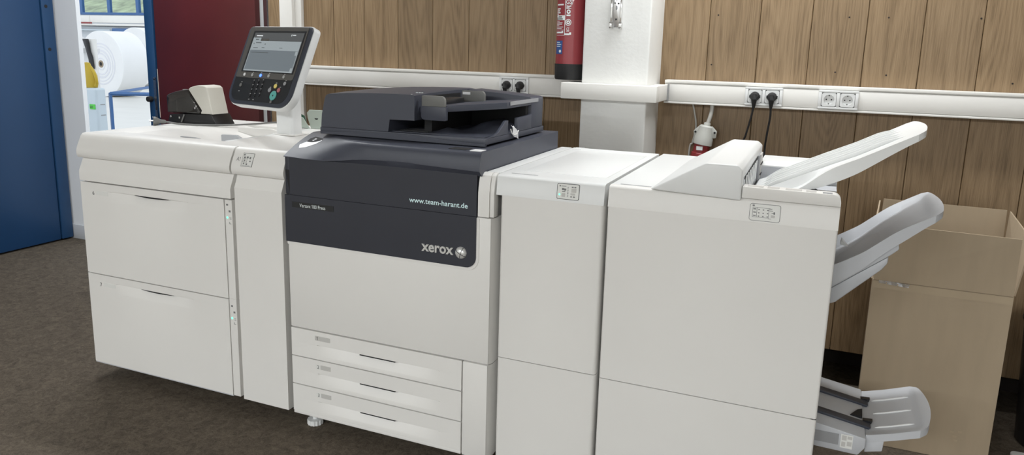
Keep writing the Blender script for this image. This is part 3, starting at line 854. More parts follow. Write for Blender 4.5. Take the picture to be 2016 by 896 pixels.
# transport cover: dished plate right of the tray
bm = new_bm()
xs = [0.6405 + 0.357 * k / 14 for k in range(15)]; ys = [0.0405 + 0.7165 * k / 18 for k in range(19)]
def dish(x, y):
    u = (x - 0.64) / 0.357; v = (y - 0.04) / 0.7165
    return TZ0 - 0.034 * max(0.0, math.sin(math.pi * u)) ** 1.4 * sstep((v - 0.02) / 0.10) * (1 - sstep((v - 0.38) / 0.12)) - 0.002 * u
add_grid_slab(bm, [[(x, y, dish(x, y)) for y in ys] for x in xs], [[(x, y, 0.945) for y in ys] for x in xs])
obj('transport_cover', bm, 'white_plastic', feeder, angle=50)
box('rear_slot', 0.46, 0.60, 0.640, 0.652, TZ0 - 0.0005, TZ0 + 0.0008, 'dark_gap', feeder)
# A1 display on the transport top
def band_y(z):
    for (ya, za), (yb_, zb) in zip(UP[:-1], UP[1:]):
        if zb <= z <= za: return ya + (yb_ - ya) * (za - z) / (za - zb)
    return UP[-1][0]
def band_patch(name, x0, x1, z0, z1, off, m, parent, n=8):
    bm = new_bm()
    zz = [z0 + (z1 - z0) * k / n for k in range(n + 1)]
    add_grid_slab(bm, [[(x, band_y(z) - off, z) for z in zz] for x in (x0, x1)], [[(x, band_y(z) - off + 0.0007, z) for z in zz] for x in (x0, x1)])
    return obj(name, bm, m, parent, angle=60)
bm = text_bm('A1', lambda u, v, d: (0.789 + u, band_y(0.968 + v) - 0.0006, 0.968 + v), 0.0, 0.016, 0.013)
bmesh.ops.recalc_face_normals(bm, faces=bm.faces); obj('module_mark', bm, 'print_grey', feeder)
pn = band_patch('display_panel', 0.813, 0.862, 0.951, 0.996, 0.0010, 'print_black', feeder)
band_patch('display_field', 0.8142, 0.8608, 0.9522, 0.9948, 0.0016, 'label_white', pn)
for (a, b, c, d_) in ((0.817, 0.823, 0.987, 0.9925), (0.820, 0.828, 0.978, 0.984), (0.832, 0.840, 0.979, 0.985), (0.845, 0.851, 0.977, 0.984), (0.823, 0.829, 0.969, 0.974), (0.848, 0.853, 0.968, 0.972), (0.823, 0.828, 0.959, 0.964), (0.835, 0.841, 0.957, 0.962)):
    band_patch('display_icon', a, b, c, d_, 0.0021, 'print_grey', pn, 2)
for (a, b, c, d_) in ((0.817, 0.836, 0.9760, 0.9768), (0.817, 0.836, 0.9660, 0.9668), (0.817, 0.818, 0.9560, 0.9768), (0.8355, 0.8363, 0.9560, 0.9768), (0.817, 0.852, 0.9545, 0.9553)):
    band_patch('display_line', a, b, c, d_, 0.0021, 'print_grey', pn, 2)

# ================================================================== PRINTER
printer = thing('digital_press', 'white and charcoal digital press with three drawers and a document feeder on top', 'printer', (1.39, 0.36, 0))
box('chassis', 1.010, 1.762, 0.028, 0.735, 0.070, 0.995, 'white_plastic', printer)
box('plinth', 1.06, 1.71, 0.10, 0.68, 0.02, 0.070, 'dark_gap', printer)
def level_foot(parent, cx, cy):
    bm = new_bm()
    n = 28; prof = []
    ring0, ring1 = [], []
    for k in range(n):
        a = 2 * math.pi * k / n; r = 0.029 if k % 2 else 0.0265
        ring0.append((cx + r * math.cos(a), cy + r * math.sin(a)))
    add_prism(bm, ring0, 'z', 0.001, 0.020)
    add_lathe(bm, [(0.009, 0.02), (0.009, 0.071)], (cx, cy, 0), (0, 0, 1), 12)
    obj('levelling_foot', bm, 'cool_white_plastic', parent, angle=20)
for c in ((1.051, 0.062), (1.70, 0.062), (1.051, 0.66), (1.70, 0.66)): level_foot(printer, *c)
# three drawers
for i, (za, zb) in enumerate(((0.2870, 0.3900), (0.1800, 0.2832), (0.0745, 0.1762))):
    d = recess_front('drawer', 1.005, 1.6785, za, zb, 0.0, 0.027, 1.115, 1.600, za + 0.012, zb - 0.051, 0.017, 'white_plastic', printer)
    gz = zb - 0.0515
    prism('grip_slot', [(1.289, gz), (1.429, gz), (1.429, gz - 0.0035), (1.289, gz - 0.0035)], 'y', 0.002, 0.0165, 'dark_gap', d)
    prism('size_label', rrect(1.128, 1.170, zb - 0.032, zb - 0.0155, 0.001, 2), 'y', -0.0008, 0.0002, 'label_grey', d)
    prism('number_field', rrect(1.107, 1.1275, zb - 0.032, zb - 0.0155, 0.001, 2), 'y', -0.0008, 0.0002, 'label_grey' if i == 0 else 'label_white', d)
    text_front('digit', str(i + 1), 1.114, zb - 0.0300, -0.0011, 'print_black', d, h=0.0125)
box('drawer_sill', 1.0055, 1.6785, 0.001, 0.028, 0.0625, 0.0735, 'white_plastic', printer, 0.001)
box('waste_door', 1.6825, 1.769, 0.0, 0.028, 0.0625, 0.3900, 'white_plastic', printer, 0.002)
prism('side_edge', [(1.7695, 0.003), (1.776, 0.022), (1.776, 0.10), (1.7695, 0.10)], 'z', 0.0625, 0.3900, 'white_plastic', printer)
prism('side_edge', [(1.7715, 0.003), (1.778, 0.022), (1.778, 0.10), (1.7715, 0.10)], 'z', 0.3945, 0.868, 'white_plastic', printer)
# white front door with charcoal panel let into it
box('front_door', 1.005, 1.771, 0.0, 0.028, 0.3945, 0.8680, 'white_plastic', printer, 0.002)
prism('door_panel_border', rrect(1.003, 1.733, 0.695, 0.8660, (0.002, 0.042, 0.001, 0.001), 8), 'y', -0.0022, 0.002, 'white_plastic', printer, 0.0018, 1)
lp = prism('door_panel', rrect(1.0, 1.724, 0.7055, 0.8696, (0.001, 0.034, 0.001, 0.001), 8), 'y', -0.0050, 0.003, 'charcoal_cover', printer, 0.0015, 1)
prism('name_plate', rrect(1.030, 1.200, 0.8285, 0.8480, 0.001, 2), 'y', -0.0058, -0.0048, 'panel_black', lp)
text_front('model_lettering', 'Versant 180 Press', 1.062, 0.8315, -0.0062, 'print_white', lp, w=0.105, h=0.0125)
lg = text_front('brand_lettering', 'xerox', 1.535, 0.7395, -0.0066, 'logo_silver', lp, w=0.113, h=0.024, depth=0.004, bold=0.022)
bm = new_bm(); add_lathe(bm, [(0.0195, 0.0), (0.0185, 0.004), (0.015, 0.0085), (0.009, 0.0115), (0.0, 0.0128)], (1.6735, -0.005, 0.7505), (0, -1, 0), 28)
gl = obj('brand_globe', bm, 'logo_silver', lp, angle=60)
for (a0, a1, off) in ((150, -30, 0.0), (205, -85, 0.002), (60, 265, 0.001)):
    pts = []
    for k in range(11):
        t_ = k / 10
        A = Vector((math.cos(math.radians(a0)), math.sin(math.radians(a0)))) * 0.0190; Bv = Vector((math.cos(math.radians(a1)), math.sin(math.radians(a1)))) * 0.0190
        q = A.lerp(Bv, t_); rr = min(q.length / 0.0195, 1)
        pts.append((1.6735 + q.x, -0.005 - 0.0128 * math.sqrt(max(0, 1 - rr * rr)) - 0.0004, 0.7505 + q.y + off))
    bm = new_bm(); add_tube(bm, pts, 0.0009, 6); obj('globe_ribbon', bm, 'print_black', gl)
# upper charcoal cover with wavy top
WAVE = [(1.000, 1.001), (1.028, 1.0005), (1.08, 0.9985), (1.166, 0.999), (1.225, 1.0055), (1.286, 1.014), (1.34, 1.0185), (1.382, 1.020), (1.475, 1.021), (1.566, 1.018), (1.65, 1.0155), (1.74, 1.0135)]
def wave(x):
    for (xa, za), (xb, zb) in zip(WAVE[:-1], WAVE[1:]):
        if xa <= x <= xb:
            return za + (zb - za) * sstep((x - xa) / (xb - xa)) * 0.5 + (zb - za) * (x - xa) / (xb - xa) * 0.5
    return WAVE[0][1] if x < 1 else WAVE[-1][1]
xs = [1.0205 + (1.7235 - 1.0205) * k / 36 for k in range(37)]
uc = prism('upper_cover', [(1.0205, 0.8705), (1.7235, 0.8705)] + [(x, wave(x) - 0.002) for x in reversed(xs)], 'y', -0.003, 0.026, 'charcoal_cover', printer, angle=25)
text_front('web_address', 'www.team-harant.de', 1.488, 0.8925, -0.0042, 'print_cyan', uc, w=0.206, h=0.0165, bold=0.012)
prism('cover_left_end', [(1.0, 0.8705), (1.0185, 0.8705), (1.0185, 0.998), (1.0, 0.9985)], 'y', 0.002, 0.028, 'charcoal_cover', printer, 0.001)
prism('cover_left_lever', [(1.0015, 0.955), (1.017, 0.955), (1.0175, 0.88), (1.011, 0.905)], 'y', 0.0, 0.004, 'dark_gap', printer)
box('cover_right_gap', 1.7245, 1.7275, 0.006, 0.026, 0.8705, 1.008, 'dark_gap', printer)
# right shoulder (white) curving over the top
SH = [(0.030, 1.0075), (0.018, 1.006), (0.008, 0.999), (0.001, 0.975), (-0.004, 0.948), (-0.004, 0.872), (0.028, 0.872), (0.034, 1.0)]
prism('right_shoulder', SH, 'x', 1.7285, 1.7655, 'white_plastic', printer, angle=30)
prism('right_shoulder_edge', [(a + 0.004, b) for a, b in SH], 'x', 1.7657, 1.7800, 'white_plastic', printer, 0.002, angle=30)
box('right_top_rail', 1.740, 1.783, 0.0345, 0.735, 0.985, 1.0075, 'cool_white_plastic', printer, 0.002)

# scanner deck: lofted so that its nose falls away to the left
def deck_section(x):
    u = (x - 1.0) / 0.737
    zt = 1.0685
    y1 = 0.16 - 0.155 * sstep(u / 0.42)
    yn = -0.005 - 0.011 * sstep(u / 0.5)
    zb = wave(x) + 0.0005
    P0, P2 = Vector((yn, zb)), Vector((max(y1, 0.006), zt))
    P1 = Vector((yn + 0.35 * (P2.x - yn), zt - 0.004)) if u < 0.42 else Vector((yn + 0.004, zt + 0.002))
    lin = (P0 + P2) / 2
    P1 = lin.lerp(P1, 0.35 + 0.55 * sstep(u / 0.5))
    pts = []
    for k in range(11):
        t_ = k / 10
        pts.append(P0 * (1 - t_) ** 2 + P1 * 2 * t_ * (1 - t_) + P2 * t_ * t_)
    return [(p.x, p.y) for p in pts]
xs = [1.0 + 0.737 * k / 44 for k in range(45)]
T = [[(x, y, z) for y, z in deck_section(x)] + [(x, 0.30, 1.0695), (x, 0.695, 1.0715)] for x in xs]
B = [[(x, min(0.695, max(0.0, r[1])), 1.0 if False else min(1.0, r[2]) - 0.004) for r in row] for row, x in zip(T, xs)]
for rowT, rowB in zip(T, B):
    rowB[0] = (rowT[0][0], rowT[0][1], rowT[0][2] - 0.002)
bm = new_bm(); add_grid_slab(bm, T, B)
deck = obj('scanner_deck', bm, 'charcoal', printer, angle=35)
def deck_pt(x, t_, off=0.0):
    s = deck_section(x); k = min(int(t_ * 10), 9); f = t_ * 10 - k
    y = s[k][0] + (s[k + 1][0] - s[k][0]) * f; z = s[k][1] + (s[k + 1][1] - s[k][1]) * f
    dy, dz = s[k + 1][0] - s[k][0], s[k + 1][1] - s[k][1]
    l = math.hypot(dy, dz)
    return (x, y - dz / l * off, z + dy / l * off)
def deck_patch(name, poly, m, off=0.0012):
    bm = new_bm()
    f = bm.faces.new([bm.verts.new(deck_pt(x, t_, off)) for x, t_ in poly])
    r = bmesh.ops.extrude_face_region(bm, geom=[f])
    for v in r['geom']:
        if isinstance(v, bmesh.types.BMVert): v.co.z -= 0.003
    bmesh.ops.recalc_face_normals(bm, faces=bm.faces)
    return obj(name, bm, m, deck)
deck_patch('grip_scoop', [(1.018, 0.42), (1.030, 0.30), (1.055, 0.36), (1.085, 0.52), (1.098, 0.68), (1.090, 0.74), (1.060, 0.70), (1.040, 0.60)], 'satin_scoop', 0.0008)
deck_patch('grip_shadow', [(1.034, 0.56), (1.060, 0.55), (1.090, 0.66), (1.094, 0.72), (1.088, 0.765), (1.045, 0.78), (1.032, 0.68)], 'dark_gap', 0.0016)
deck_patch('usb_port', [(1.056, 0.66), (1.066, 0.67), (1.066, 0.71), (1.056, 0.70)], 'silver', 0.0024)
box('status_sticker', 1.690, 1.727, 0.012, 0.052, 1.0688, 1.0705, 'sticker_white', deck)
box('deck_recess', 1.612, 1.672, 0.022, 0.070, 1.0688, 1.0700, 'dark_gap', deck)

# document feeder on the deck
FY = 0.108
df = box('document_feeder', 1.068, 1.700, FY, 0.632, 1.076, 1.096, 'charcoal', printer, 0.003, label='charcoal document feeder with input and output trays')
box('hinge_gap', 1.10, 1.67, 0.14, 0.60, 1.0705, 1.0758, 'dark_gap', df)
arc = [(1.072 + 0.626 * k / 24, 1.0800 + 0.0130 * math.sin(math.pi * min(1, (k / 24) / 0.62) * 0.5) * (1 - 0.95 * sstep((k / 24 - 0.45) / 0.55))) for k in range(25)]
prism('lid_lip', [(1.072, 1.0730), (1.698, 1.0720)] + list(reversed(arc)), 'y', FY - 0.0035, FY + 0.01, 'charcoal', df, 0.0, angle=50)
HEAD = [(1.073, 1.0965), (1.077, 1.14), (1.0905, 1.195), (1.0965, 1.206), (1.108, 1.2105), (1.18, 1.2165), (1.265, 1.220), (1.36, 1.2225), (1.430, 1.2225), (1.442, 1.2195), (1.442, 1.139), (1.348, 1.137), (1.342, 1.0965)]
bm = new_bm()
secs = [(FY, 0.0), (0.20, 0.004), (0.40, 0.008), (0.55, 0.006), (0.622, -0.002)]
rows = []
for y, dz in secs:
    rows.append([bm.verts.new((x, y, z + (dz if z > 1.19 else 0))) for x, z in HEAD])
for a, b in zip(rows[:-1], rows[1:]):
    for k in range(len(HEAD)):
        j = (k + 1) % len(HEAD); bm.faces.new((a[k], a[j], b[j], b[k]))
bm.faces.new(rows[0]); bm.faces.new(list(reversed(rows[-1])))
bmesh.ops.recalc_face_normals(bm, faces=bm.faces)
obj('head_cover', bm, 'charcoal', df, angle=28)
# rear frame and right rear wall
REAR = [(1.4425, 1.0965), (1.698, 1.0965), (1.698, 1.203), (1.690, 1.2085), (1.60, 1.2165), (1.4425, 1.2255)]
prism('rear_frame', REAR, 'y', 0.505, 0.622, 'charcoal', df, 0.003)
prism('right_wall', [(0.372, 1.0965), (0.372, 1.143), (0.495, 1.146), (0.504, 1.15), (0.504, 1.0965)], 'x', 1.686, 1.699, 'charcoal', df, 0.0015)
prism('right_fin', [(0.125, 1.0965), (0.165, 1.0985), (0.21, 1.108), (0.245, 1.127), (0.268, 1.141), (0.288, 1.142), (0.288, 1.0965)], 'x', 1.688, 1.699, 'charcoal', df, 0.001)
box('inner_wall', 1.4425, 1.470, 0.175, 0.504, 1.0965, 1.165, 'dark_gap', df)
box('inner_rear', 1.470, 1.685, 0.480, 0.5045, 1.0965, 1.185, 'dark_gap', df)
# output tray floor and humps
bm = new_bm()
gx = [1.345 + 0.340 * k / 20 for k in range(21)]; gy = [0.125 + 0.35 * k / 14 for k in range(15)]
def humps(x, y):
    h = 0.0015
    h += 0.030 * math.exp(-((x - 1.60) / 0.045) ** 2) * sstep((y - 0.22) / 0.12)
    h += 0.016 * math.exp(-((x - 1.52) / 0.03) ** 2 - ((y - 0.20) / 0.05) ** 2)
    return h
add_grid_slab(bm, [[(x, y, 1.0968 + humps(x, y)) for y in gy] for x in gx], [[(x, y, 1.0962) for y in gy] for x in gx])
obj('output_tray', bm, 'charcoal', df, angle=60)
for k in range(5):
    box('output_rib', 1.36, 1.47, 0.150 + 0.018 * k, 0.154 + 0.018 * k, 1.0985, 1.1005, 'black_plastic', df)
# input tray: plan shape cut back on the near right side, rising to the right
bm = new_bm()
plan = [(1.4425, 0.142), (1.545, 0.142), (1.62, 0.205), (1.698, 0.275), (1.698, 0.503), (1.4425, 0.503)]
def tz(x): return 1.184 + 0.018 * (x - 1.4425) / 0.255
a = [bm.verts.new((x, y, tz(x))) for x, y in plan]; b = [bm.verts.new((x, y, tz(x) - 0.021)) for x, y in plan]
bm.faces.new(a); bm.faces.new(list(reversed(b)))
for k in range(6): bm.faces.new((a[k], b[k], b[(k + 1) % 6], a[(k + 1) % 6]))
bmesh.ops.recalc_face_normals(bm, faces=bm.faces)
bmesh.ops.bevel(bm, geom=list(bm.edges), offset=0.002, segments=2, profile=0.5, affect='EDGES')
tr = obj('input_tray', bm, 'charcoal', df)
bm = new_bm(); add_prism(bm, [(1.6985, 0.30), (1.7005, 0.30), (1.7005, 0.565), (1.6985, 0.565)], 'z', 1.190, 1.2035, 0.0005, 1); obj('tray_end_strip', bm, 'strip_grey', df)
prism('paper_guide', rrect(1.457, 1.541, 1.1865, 1.221, (0.001, 0.001, 0.016, 0.004), 5), 'y', 0.130, 0.1415, 'guide_grey', df, 0.0015)
prism('guide_base', rrect(1.456, 1.547, 1.142, 1.1860, (0.014, 0.003, 0.001, 0.001), 5), 'y', 0.126, 0.1415, 'charcoal', df, 0.002)
prism('paper_guide', rrect(1.466, 1.556, 1.186, 1.227, (0.002, 0.002, 0.014, 0.004), 5), 'y', 0.405, 0.416, 'guide_grey', df, 0.002)
box('guide_scale', 1.470, 1.500, 0.4040, 0.4052, 1.213, 1.222, 'sticker_white', df)
box('feed_roller_cover', 1.4425, 1.50, 0.19, 0.36, 1.186, 1.206, 'black_plastic', df, 0.004)
box('feed_mouth', 1.4422, 1.4440, 0.16, 0.44, 1.188, 1.216, 'dark_gap', df)
for k in range(3):
    box('feed_icon', 1.415 + 0.010 * k, 1.420 + 0.010 * k, FY + 0.055, FY + 0.062, 1.2258, 1.2272, 'print_white', df)
bm = new_bm(); add_lathe(bm, [(0.003, 0), (0.003, 0.001), (0, 0.0015)], (1.425, FY + 0.012, 1.2222), (0, 0, 1), 10); obj('feed_lamp', bm, 'sticker_white', df)

# crumpled white tag caught on the side of the document feeder
bm = new_bm()
tp = [[(1.7015 + 0.004 * math.sin(3.1 * i + j), 0.292 + 0.012 * i + 0.006 * j + 0.003 * math.sin(2 * j), 1.127 - 0.010 * j - 0.004 * i + 0.003 * math.sin(4 * i)) for j in range(5)] for i in range(5)]
bt = [[(p[0] + 0.0012, p[1], p[2]) for p in row] for row in tp]
add_grid_slab(bm, [[(p[0] + 0.006, p[1], p[2]) for p in r] for r in tp], [[(p[0] + 0.0045, p[1], p[2]) for p in r] for r in bt])
tg = thing('paper_tag', 'small crumpled white tag hanging on the right side of the document feeder', 'tag', (1.705, 0.32, 1.09))
obj('tag_sheet', bm, 'sticker_white', tg, angle=50)
bm = new_bm(); add_tube(bm, smooth_pts([(1.7035, 0.300, 1.112), (1.706, 0.305, 1.098), (1.707, 0.322, 1.090), (1.707, 0.345, 1.092), (1.707, 0.362, 1.102)], 5), 0.0022, 8); obj('tag_string', bm, 'label_white', tg)

# ================================================================== CONTROL PANEL
PC = Vector((0.667, 0.33, 1.287))
yaw, tilt = -0.254, 0.408
PR = Vector((math.cos(yaw), math.sin(yaw), 0)); PBk = Vector((-math.sin(yaw), math.cos(yaw), 0))
PU = Vector((0, 0, 1)) * math.cos(tilt) + PBk * math.sin(tilt); PN = PR.cross(PU)
def pp(a, b, d=0.0): return PC + PR * a + PU * b + PN * d
cp = thing('control_panel', 'tilted touch screen control panel with keypad on a white post', 'control panel', (0.67, 0.44, 1.013))
def pprism(name, poly, d0, d1, m, parent=None, bev=0.0, seg=2, angle=32):
    bm = new_bm(); add_prism(bm, poly, 'z', d0, d1, bev, seg)
    for v in bm.verts: v.co = pp(v.co.x, v.co.y, v.co.z)
    bmesh.ops.recalc_face_normals(bm, faces=bm.faces)
    return obj(name, bm, m, parent or cp, angle=angle)
OUT = lambda g: rrect(-0.200 - g, 0.200 + g, -0.164 - g, 0.164 + g, (0.062 + g, 0.062 + g, 0.020 + g, 0.020 + g), 9)
pprism('housing', OUT(0.004), -0.034, -0.003, 'cool_white_plastic', bev=0.004)
pprism('rim', OUT(0.0), -0.003, 0.004, 'panel_rim', bev=0.002)
kp = pprism('keypad_field', rrect(-0.184, 0.178, -0.150, -0.050, (0.050, 0.050, 0.002, 0.002), 8), 0.003, 0.0052, 'panel_black', bev=0.001, seg=1)
fs = pprism('screen_surround', rrect(-0.186, 0.180, -0.054, 0.161, (0.010, 0.010, 0.004, 0.004), 4), 0.003, 0.0065, 'panel_grey', bev=0.001, seg=1)
pprism('screen_bezel', [(-0.158, -0.030), (0.172, -0.030), (0.172, 0.144), (-0.158, 0.144)], 0.0060, 0.0072, 'panel_black', fs)
sc = pprism('screen', [(-0.146, -0.026), (0.165, -0.026), (0.165, 0.136), (-0.146, 0.136)], 0.0070, 0.0080, 'screen_head')
def sp_(name, a0, a1, b0, b1, m, d=0.0080): return pprism(name, [(a0, b0), (a1, b0), (a1, b1), (a0, b1)], d, d + 0.0003, m, sc)
sp_('screen_area', -0.146, 0.163, -0.026, 0.1005, 'screen_pale')
sp_('screen_tab', -0.146, -0.095, 0.1005, 0.1145, 'screen_pale'); sp_('screen_tab', -0.094, -0.042, 0.1005, 0.1105, 'panel_grey')
sp_('screen_list', -0.142, 0.160, -0.0205, 0.062, 'screen_body', 0.0083)
sp_('scroll_key', 0.148, 0.160, 0.044, 0.060, 'screen_pale', 0.0086); sp_('scroll_key', 0.148, 0.160, -0.0205, -0.007, 'screen_pale', 0.0086)
sp_('screen_text_line', -0.130, -0.020, 0.0505, 0.0525, 'screen_text', 0.0086)
for (a0, a1, b0, b1) in ((-0.128, -0.108, 0.105, 0.1085), (-0.120, -0.085, 0.091, 0.0945), (-0.134, -0.130, 0.087, 0.091), (-0.060, -0.055, 0.085, 0.090), (-0.128, -0.098, 0.070, 0.0725), (-0.072, -0.055, 0.071, 0.0735), (0.040, 0.060, 0.0715, 0.0735)):
    sp_('screen_text_line', a0, a1, b0, b1, 'screen_text', 0.0083)
sp_('screen_caption', -0.130, -0.090, 0.121, 0.1245, 'screen_bright'); sp_('screen_caption', 0.100, 0.118, 0.125, 0.128, 'screen_bright'); sp_('screen_caption', 0.091, 0.0945, 0.1225, 0.1295, 'screen_bright')
def key(name, a, b, r, m, d0=0.005, h=0.003, parent=None, n=20):
    return pprism(name, circle(a, b, r, n), d0, d0 + h, m, parent or kp, bev=0.0006, seg=1)
for a, m in ((-0.128, 'sticker_white'), (-0.076, 'key_grey'), (-0.022, 'key_blue'), (0.030, 'key_grey'), (0.124, 'key_grey')):
    key('service_key', a, -0.0425, 0.0065, m, 0.006, 0.003, fs)
    if a > -0.1: pprism('key_caption', [(a - 0.003, -0.033), (a + 0.004, -0.033), (a + 0.004, -0.029), (a - 0.003, -0.029)], 0.0062, 0.0068, 'label_grey', fs)
key('key', -0.132, -0.087, 0.0075, 'plug_grey'); key('key', 0.142, -0.068, 0.0075, 'mid_grey_plastic')
key('reset_key', 0.091, -0.081, 0.009, 'key_yellow'); key('pause_key', 0.063, -0.098, 0.009, 'mid_grey_plastic'); key('stop_key', 0.118, -0.096, 0.009, 'key_red')
tk = key('start_key', 0.095, -0.119, 0.019, 'key_teal'); pprism('start_symbol', circle(0.095, -0.119, 0.004, 4), 0.0078, 0.0084, 'print_black', kp)
key('key', 0.093, -0.144, 0.006, 'plug_grey')
for c in range(3):
    for r_ in range(4):
        a = -0.055 + 0.029 * c + 0.001 * r_; b = -0.071 - 0.0185 * r_ + 0.002 * c
        key('number_key', a, b, 0.006, 'black_plastic', n=14)
        pprism('key_caption', [(a - 0.003, b + 0.007), (a + 0.003, b + 0.007), (a + 0.003, b + 0.0095), (a - 0.003, b + 0.0095)], 0.0052, 0.0057, 'key_grey', kp)
for a, b in ((-0.132, -0.074), (0.143, -0.055), (0.091, -0.068), (0.062, -0.086), (0.121, -0.083), (-0.132, -0.112), (-0.050, -0.142), (-0.022, -0.142)):
    pprism('key_caption', [(a - 0.004, b - 0.0015), (a + 0.004, b - 0.0015), (a + 0.004, b + 0.0015), (a - 0.004, b + 0.0015)], 0.0052, 0.0057, 'key_grey', kp)
bm = new_bm(); add_prism(bm, rrect(0.629, 0.712, 0.400, 0.470, 0.014, 4), 'z', 1.0135, 1.235, 0.003)
ps = obj('post', bm, 'cool_white_plastic', cp)
bm = new_bm(); add_tube(bm, [(0.670, 0.435, 1.20), tuple(pp(0.01, -0.02, -0.036))], 0.032, 16); obj('tilt_joint', bm, 'cool_white_plastic', cp)
prism('post_hole', circle(0.646, 1.130, 0.0095, 16), 'y', 0.3985, 0.401, 'plug_grey', ps)
prism('post_foot', rrect(0.612, 0.735, 0.385, 0.49, 0.02, 5), 'z', 1.0127, 1.0165, 'white_plastic', cp, 0.002)

# ================================================================== DECURLER + FINISHER
def slope_y(z): return 0.0 if z < 0.945 else 0.007 * (z - 0.945) / 0.052
CAP = [(0.0, 0.945), (0.007, 0.997), (0.011, 1.0030), (0.020, 1.0058), (0.05, 1.0062)]
def front_panel(name, x0, x1, z0, z1, parent, r=0.005, m='white_plastic'):
    bm = new_bm()
    poly = [(x0, 0.028), (x0, r), (x0 + 0.3 * r, 0.3 * r), (x0 + r, 0.0), (x1 - r, 0.0), (x1 - 0.3 * r, 0.3 * r), (x1, r), (x1, 0.028)]
    add_prism(bm, poly, 'z', z0, z1, 0.0); return obj(name, bm, m, parent, angle=50)
def slope_rrect(name, x0, x1, z0, z1, r, off, m, parent, th=0.0008):
    bm = new_bm(); add_prism(bm, rrect(x0, x1, z0, z1, r, 4), 'y', -off, -off + th)
    for v in bm.verts: v.co.y += slope_y(v.co.z)
    return obj(name, bm, m, parent, angle=50)

dec = thing('decurler_module', 'narrow white interface module between the press and the finisher', 'printer module', (1.96, 0.38, 0))
box('module_body', 1.801, 2.120, 0.029, 0.752, 0.07, 0.985, 'white_plastic', dec)
box('plinth', 1.83, 2.09, 0.08, 0.70, 0.02, 0.07, 'dark_gap', dec)
for c in ((1.85, 0.12), (2.07, 0.12), (1.85, 0.66), (2.07, 0.66)): level_foot(dec, *c)
front_panel('upper_door', 1.801, 2.1205, 0.4300, 0.9449, dec, 0.010)
front_panel('lower_door', 1.801, 2.1205, 0.060, 0.4275, dec, 0.010)
hood = prism('hood', CAP + [(0.752, 1.0062), (0.752, 0.985), (0.03, 0.985), (0.028, 0.945)], 'x', 1.7865, 2.1205, 'cool_white_plastic', dec, 0.0, angle=40)
bm = new_bm(); add_box(bm, 1.815, 1.900, 0.047, 0.0535, 1.0058, 1.0066, 0.0003, 1); obj('top_grip_line', bm, 'mid_grey_plastic', dec)
box('top_panel', 1.830, 2.095, 0.11, 0.66, 1.0055, 1.0074, 'cool_white_plastic', dec, 0.001)
box('rear_step', 1.795, 1.83, 0.70, 0.7515, 1.0060, 1.0075, 'cool_white_plastic', dec)
lb = slope_rrect('display_border', 1.978, 2.046, 0.9525, 0.9985, 0.005, 0.0012, 'print_black', dec)
lw = slope_rrect('display_panel', 1.9795, 2.0445, 0.9540, 0.9970, 0.004, 0.0018, 'label_white', lb)
for (a, b, c, d_) in ((1.985, 1.989, 0.989, 0.993), (1.991, 2.006, 0.990, 0.9915), (1.993, 2.000, 0.979, 0.985), (2.0, 2.006, 0.978, 0.984), (1.994, 2.004, 0.974, 0.976), (2.022, 2.028, 0.988, 0.991), (2.030, 2.036, 0.988, 0.991), (2.020, 2.025, 0.960, 0.9635), (2.028, 2.034, 0.960, 0.9635)):
    slope_rrect('display_icon', a, b, c, d_, 0.0008, 0.0023, 'print_grey', lw)
for k in range(7): slope_rrect('display_step', 2.0095, 2.0135, 0.9605 + 0.0045 * k, 0.9620 + 0.0045 * k, 0.0003, 0.0023, 'print_grey', lw)
for (a, b, c, d_) in ((1.993, 2.004, 0.9595, 0.9705), (2.022, 2.037, 0.974, 0.986), (2.020, 2.034, 0.966, 0.972)):
    q = slope_rrect('display_key', a, b, c, d_, 0.001, 0.0021, 'label_grey', lw)
bm = new_bm(); add_lathe(bm, [(0.0028, 0), (0.0028, 0.001), (0, 0.0014)], (1.9865, slope_y(0.966) - 0.0018, 0.966), (0, -1, 0), 10); obj('status_lamp', bm, 'led_green', lw)

fin = thing('finisher', 'large white finisher with output trays at the right end of the machine row', 'finisher', (2.43, 0.38, 0))
X0, X1 = 2.1325, 2.735
box('cabinet_body', 2.134, 2.7335, 0.029, 0.770, 0.07, 0.955, 'white_plastic', fin)
box('plinth', 2.18, 2.69, 0.08, 0.72, 0.02, 0.07, 'dark_gap', fin)
for c in ((2.20, 0.12), (2.67, 0.12), (2.20, 0.68), (2.67, 0.68)): level_foot(fin, *c)
front_panel('upper_door', X0, X1, 0.4260, 0.9449, fin, 0.006)
front_panel('lower_door', X0, X1, 0.060, 0.4235, fin, 0.006)
box('door_notch', 2.720, 2.7345, 0.001, 0.02, 0.4236, 0.4259, 'dark_gap', fin)
prism('front_band', CAP[:4] + [(0.030, 1.0060), (0.030, 0.945)], 'x', X0, X1, 'white_plastic', fin, angle=40)
prism('top_cover', [(0.0305, 1.0060), (0.770, 1.0060), (0.770, 0.956), (0.0305, 0.956)], 'x', X0, 2.489, 'cool_white_plastic', fin, 0.001)
bm = new_bm(); add_box(bm, 2.157, 2.245, 0.036, 0.043, 1.0056, 1.0066, 0.0003, 1); obj('top_grip_line', bm, 'mid_grey_plastic', fin)
HD = [(2.250, 1.0075), (2.396, 1.0925), (2.478, 1.0925), (2.492, 1.080), (2.492, 0.9985), (2.440, 1.0005), (2.30, 1.0045)]
head = prism('exit_head', HD, 'y', -0.004, 0.640, 'cool_white_plastic', fin, 0.005, 3)
prism('exit_recess', [(0.035, 1.012), (0.030, 1.058), (0.56, 1.066), (0.585, 1.06), (0.585, 0.985), (0.035, 0.985)], 'x', 2.4915, 2.4935, 'grey_plastic', fin)
prism('exit_slot', [(0.040, 1.050), (0.042, 1.058), (0.45, 1.0645), (0.45, 1.056)], 'x', 2.4930, 2.4945, 'dark_gap', fin)
